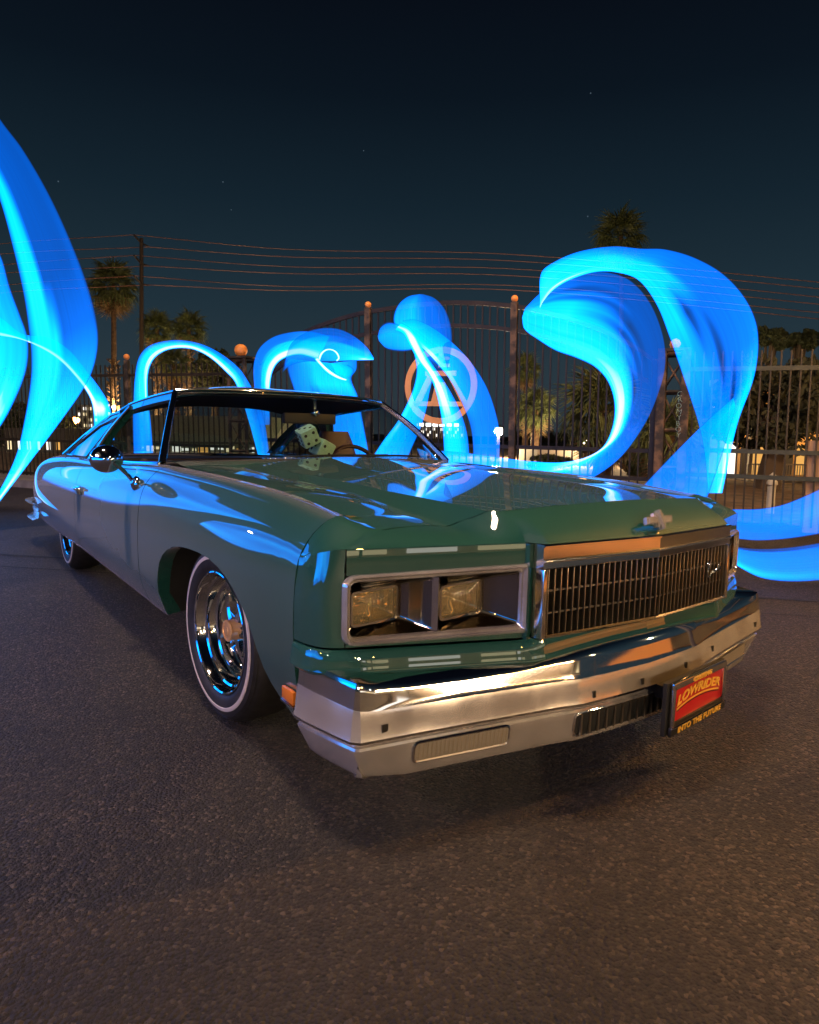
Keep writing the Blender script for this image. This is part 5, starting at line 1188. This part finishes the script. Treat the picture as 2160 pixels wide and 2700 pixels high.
# lamps
BULB = {}
def bulb(c, s):
    key = (c, s)
    if key not in BULB: BULB[key] = emis('lamp_glow', c, s)
    return BULB[key]
STEEL = mat('lamp_steel', (.10, .085, .07), .5, .5)
def street_lamp(px, py, d, rpx, col, watt, label, s=None):
    p = at(px, py, d); b = Vector((p.x, p.y, 0)); root = empty('street_lamp', b, label, 'street lamp', 'street lamps beyond the fence'); h = p - b; r_ = rpx * d / FPX
    s = s or watt / (39.5 * r_ * r_)
    MB().ball(h, r_, 14).build('bulb', bulb(col, round(s, 2)), root)
    MB().lathe([(r_ * .3, r_ * 1.5), (r_ * .9, r_ * 1.2), (r_ * 1.25, r_ * .85), (r_ * 1.2, r_ * .8)], 14, Matrix.Translation(h) @ Matrix.Rotation(math.radians(90), 4, 'X') @ Matrix.Scale(-1, 4, (0, 1, 0)) @ Matrix.Rotation(math.radians(0), 4, 'X')).build('shade', STEEL, root)
    MB().tube([(0, 0, 0), h - Vector((0, 0, r_))], [.09, .06], 8).build('post', STEEL, root)
    return root
WARM = (1.0, .72, .38); ORNG = (1.0, .42, .09); WHT = (1.0, .93, .80); YEL_ = (1.0, .88, .55)

street_lamp(1315, 1137, 30, 11, WARM, 3200, 'bright warm street lamp beside the gate post')
street_lamp(1543, 1163, 24, 7, WARM, 1800, 'small warm lantern lamp inside the wave curl')
street_lamp(199, 1108, 48, 9, ORNG, 500, 'orange street lamp left of the car rear window', s=60)
street_lamp(368, 1148, 34, 9, (1., .62, .25), 2600, 'orange white street lamp seen through the car side window')
street_lamp(467, 1130, 44, 8, YEL_, 3200, 'yellow street lamp seen through the left of the windshield')
street_lamp(698, 1128, 30, 9, WHT, 1500, 'white street lamp seen through the middle of the windshield')
street_lamp(302, 1074, 44, 5, (1., .7, .3), 2400, 'small yellow lamp at the foot of the tall palm')
# lanterns lighting the house
street_lamp(1985, 1222, 27, 3, WHT, 160, 'small white lamp left of the lit house', s=None)
# unseen lamps added outside the view to light the car and the asphalt
def fill_lamp(x, y, z, r_, col, Lr, label):
    root = empty('fill_lamp', (x, y, 0), label, 'lamp post', 'lamps added around the parking lot')
    MB().ball((0, 0, z), r_, 18).build('bulb', bulb(col, Lr), root)
    MB().lathe([(.03, .5 * r_ + r_), (r_ * 1.1, r_ * 1.1), (r_ * 1.35, r_ * .9)], 18, Matrix.Translation((0, 0, z)) @ Matrix.Rotation(math.radians(-90), 4, 'X')).build('shade', STEEL, root)
    MB().tube([(.0, 0, 0), (0, 0, z - r_)], [.09, .06], 8).build('post', STEEL, root)
def span_fill_lamp(x, y, z, r_, col, Lr, label):  # unseen lamp, wire and poles added for soft light from overhead
    root = empty('span_fill_lamp', (x, y, 0), label, 'added lamp')
    MB().ball((0, 0, z), r_, 18).build('bulb', bulb(col, Lr), root)
    MB().lathe([(.03, .5 * r_ + r_), (r_ * 1.1, r_ * 1.1), (r_ * 1.35, r_ * .9)], 18, Matrix.Translation((0, 0, z)) @ Matrix.Rotation(math.radians(-90), 4, 'X')).build('shade', STEEL, root)
    MB().tube([(-4, -19, z + 3), (0, 0, z + 1.5 * r_), (4, 22, z + 3)], .012, 5).build('span_wire', STEEL, root)
    for e_ in ((-4, -19), (4, 22)): MB().tube([(e_[0], e_[1], 0), (e_[0], e_[1], z + 3)], [.14, .10], 8).build('post', STEEL, root)
span_fill_lamp(-1.9, -2.6, 12.0, .70, (1.0, .74, .56), 250, 'unseen big warm lamp added on a wire high above the car')
fill_lamp(-1.0, -9.0, 5.0, .25, (1.0, .62, .72), 450, 'unseen pinkish lamp post added on the left side of the lot')
fill_lamp(7.0, -4.5, 1.8, .16, (1.0, .72, .46), 900, 'unseen low warm lamp post added behind the camera to the left')
fill_lamp(8.0, 2.0, 1.8, .16, (1.0, .66, .36), 850, 'unseen low orange lamp post added behind the camera in the middle')
fill_lamp(1.0, 3.3, 3.2, .16, (1.0, .46, .10), 620, 'unseen orange lamp post added to the right of the lot')
br = empty('reflector_block', (3.2, 2.8, 0), 'unseen added reflector shaped like a low orange barrier right of the camera', 'barrier'); br.rotation_euler = (0, 0, math.atan2(-.73, .68))  # unseen reflector added so the grille header mirrors gold
bm_ = MB(); pr_ = [(-.20, 0), (-.19, .06), (-.10, .18), (-.08, .40), (.08, .40), (.10, .18), (.19, .06), (.20, 0)]
bm_.grid([[(x, y, z) for y, z in pr_] for x in (-1.5, 1.5)]); bm_.add([(-1.5, y, z) for y, z in pr_], [tuple(range(8))]); bm_.add([(1.5, y, z) for y, z in pr_], [tuple(range(8))])
bm_.build('wall', mat('reflector_orange', (.72, .31, .05), .5), br, ang=20)
fill_lamp(2.6, 10.0, 6.0, .22, (1.0, .50, .14), 1100, 'unseen tall orange lamp post added to the right near the fence')

# far street behind the camera: it is what the chrome mirrors
for i, (x, y, z, c_, l_) in enumerate(((22, -14, 6, WARM, 420), (26, -6, 7, ORNG, 900), (30, 2, 6.5, WHT, 420), (27, 9, 6, ORNG, 900), (22, 15, 6.5, WARM, 420), (14, 21, 6, YEL_, 420), (12, -20, 6, WHT, 420), (4, -24, 6.5, ORNG, 900), (-8, -22, 6, WARM, 500), (-16, -17, 6, ORNG, 1000), (-20, -10, 5, WHT, 300))):
    root = empty('street_lamp', (x, y, 0), 'plain street lamp on the road ' + ('ahead of the car, left end', 'ahead of the car, second from left', 'ahead of the car, in the middle', 'ahead of the car, second from right', 'ahead of the car, right end', 'at the front right corner', 'at the front left corner', 'left of the lot, nearest the front', 'left of the lot, abreast of the car', 'left of the lot, behind the car', 'behind the car at the far left')[i], 'street lamp', 'street lamps along the road around the lot')
    MB().ball((0, 0, z), .16, 10).build('bulb', bulb(c_, l_), root); MB().tube([(0, 0, 0), (0, 0, z - .16)], [.08, .05], 6).build('post', STEEL, root)

# ---- buildings
WALLP = mat('pale_wall', (.42, .38, .33), .8); noisy(WALLP, .5, (.36, .33, .28), (.46, .42, .36))
DARKW = mat('dark_wall', (.05, .045, .04), .8)
LITW = emis('lit_window', (1.0, .80, .45), 1.3); LITC = emis('lit_window_white', (1.0, .93, .82), 1.6); LITO = emis('lit_wall_window', (1.0, .50, .12), .9)
def bframe(px0, px1, d):
    a = at(px0, 1140, d); b = at(px1, 1140, d); a.z = b.z = 0; return a, (b - a).length, Matrix(((b - a).normalized(), G.cross((b - a).normalized()), G)).transposed().to_4x4()
def building(name, px0, px1, ytop, d, depth, wm, label, cat='building'):
    a, W_, M_ = bframe(px0, px1, d); zt = at((px0 + px1) / 2, ytop, d).z
    root = empty(name, a, label, cat); root.rotation_mode = 'QUATERNION'; root.rotation_quaternion = M_.to_quaternion()
    MB().box((W_ / 2, depth / 2, zt / 2), (W_, depth, zt)).build('wall', wm, root, smooth=False)
    return root, W_, zt
def bx(root, name, x, z, w_, h_, mt, y=-.05, t=.1):
    o = MB().box((0, 0, 0), (w_, t, h_)).build(name, mt, root, smooth=False); o.location = (x, y, z); return o
b1, W1, Z1 = building('apartment_block', 205, 262, 1068, 85, 10, WALLP, 'pale block of flats with lit windows left of the car')
for i in range(4):
    for j in range(4):
        on = (i * 7 + j * 5) % 3 != 0; bx(b1, 'window', W1 * (.14 + .24 * i), Z1 * (.30 + .19 * j), W1 * .12, Z1 * .10, (LITW if (i + j) % 2 else LITC) if on else DARKW)
b2, W2, Z2 = building('office_building', 1100, 1225, 1122, 80, 14, DARKW, 'dark office block with a white roof light strip behind the gate emblem')
for i in range(6): bx(b2, 'light_strip', W2 * (.07 + .155 * i), Z2 + .05, W2 * .135, .36, emis('strip_white', (1, .97, .9), 4) if i == 0 else bpy.data.materials['strip_white'], -.2, .2)
FINM = mat('facade_fin', (.5, .44, .42), .6)
for i in range(22): bx(b2, 'fin', W2 * (.03 + .045 * i), Z2 * .60, .11, Z2 * .72, FINM, -.12, .2)
for i in range(16):
    j = i % 3; bx(b2, 'window', W2 * (.06 + .058 * i), Z2 * (.42 + .17 * j + .02 * (i % 2)), .30, .32, LITC, -.07, .04)
SHOPW = mat('greenish_wall', (.16, .17, .12), .8)
b3, W3, Z3 = building('shop_row', 380, 700, 1098, 27, 8, SHOPW, 'low dark shop row with bright lit fronts seen through the windshield')
for i in range(13):
    wd = W3 * .05 * (1 + .5 * math.sin(i * 2.3)); bx(b3, 'shop_window', W3 * (.05 + .073 * i), .20 + .03 * math.sin(i), wd, .10 + .12 * ((i * 5) % 3 == 0), (LITC, LITW, LITO, LITC)[i % 4])
bx(b3, 'canopy', W3 / 2, .46, W3 * .96, .08, DARKW, -.3, .6)
b5, W5, Z5 = building('shop_building', 10, 170, 1130, 25, 8, DARKW, 'low building with a few lit doorways at the far left')
for i in range(6): bx(b5, 'doorway', W5 * (.1 + .16 * i), Z5 * .30, W5 * .04, Z5 * .35, (LITW, LITC, LITO)[i % 3])
b6, W6, Z6 = building('low_pavilion', 1420, 1560, 1186, 24, 4, WALLP, 'long low pale wall under the palms right of the gate post')
# lit house at the right with porch and railing
HW = mat('orange_stucco', (.62, .36, .14), .8); noisy(HW, 2, (.55, .32, .12), (.66, .40, .16))
hs, Wh, Zh = building('house', 1905, 2260, 1020, 18.5, .8, HW, 'stucco house with lit porch and white railing behind the right fence', 'house')
for x, w_, m_ in ((.06, .08, LITC), (.17, .04, DARKW), (.28, .09, LITO), (.40, .07, LITC), (.50, .06, DARKW), (.60, .09, LITO), (.74, .08, LITC), (.88, .07, LITO)):
    bx(hs, 'window', Wh * x, .52, Wh * w_, .80, m_)
bx(hs, 'roof', Wh / 2, Zh + .09, Wh * 1.02, .18, DARKW, 0, 1.8)
RAILM = mat('porch_rail', (.45, .36, .25), .6)
bx(hs, 'porch_deck', Wh / 2, .03, Wh, .06, CONC, -.9, 1.7)
bx(hs, 'porch_rail', Wh / 2, .46, Wh, .035, RAILM, -1.5, .04); bx(hs, 'porch_rail', Wh / 2, .14, Wh, .035, RAILM, -1.5, .04)
bal = MB().box((0, 0, 0), (.018, .018, .32)).data('baluster', RAILM, smooth=False)
for i in range(56): inst('baluster', bal, hs, (Wh * (i + .5) / 56, -1.5, .30))
for i, x in enumerate((.02, .25, .5, .75, .98)): bx(hs, 'porch_post', Wh * x, .9, .09, 1.8, RAILM, -1.48, .09)
for i, x in enumerate((.1, .42, .72)):
    o = MB().ball((0, 0, 0), .06, 12).build('porch_lamp', bulb((1.0, .60, .22), 260), hs); o.location = (Wh * x, -.9, 1.35)
# unseen store added behind the camera, lit windows for the chrome to mirror
b7 = empty('added_store', (33, -16, 0), 'unseen low store added across the road, its lit windows mirrored in the chrome', 'building')
MB().box((3, 16, 2.4), (6, 34, 4.8)).build('wall', WALLP, b7, smooth=False)
for i in range(9):
    o = MB().box((0, 0, 0), (.1, 2.6, 2.0)).build('window', LITW if i % 3 else LITC, b7, smooth=False); o.location = (-.05, 1.4 + i * 3.65, 1.8)
o = MB().box((0, 0, 0), (1.6, 34, .3)).build('canopy', DARKW, b7, smooth=False); o.location = (-.8, 16, 3.4)
# pale bollard and bench light behind the right fence
bo = empty('bollard', (lambda p: Vector((p.x, p.y, 0)))(at(2031, 1340, 9.6)), 'short pale bollard behind the right fence pickets', 'bollard')
MB().lathe([(.055, 0), (.055, .42), (.075, .43), (.07, .47), (.04, .50), (.045, .56), (.001, .60)], 16, Matrix.Rotation(math.radians(-90), 4, 'X')).build('post', mat('bollard_paint', (.5, .48, .40), .5), bo)
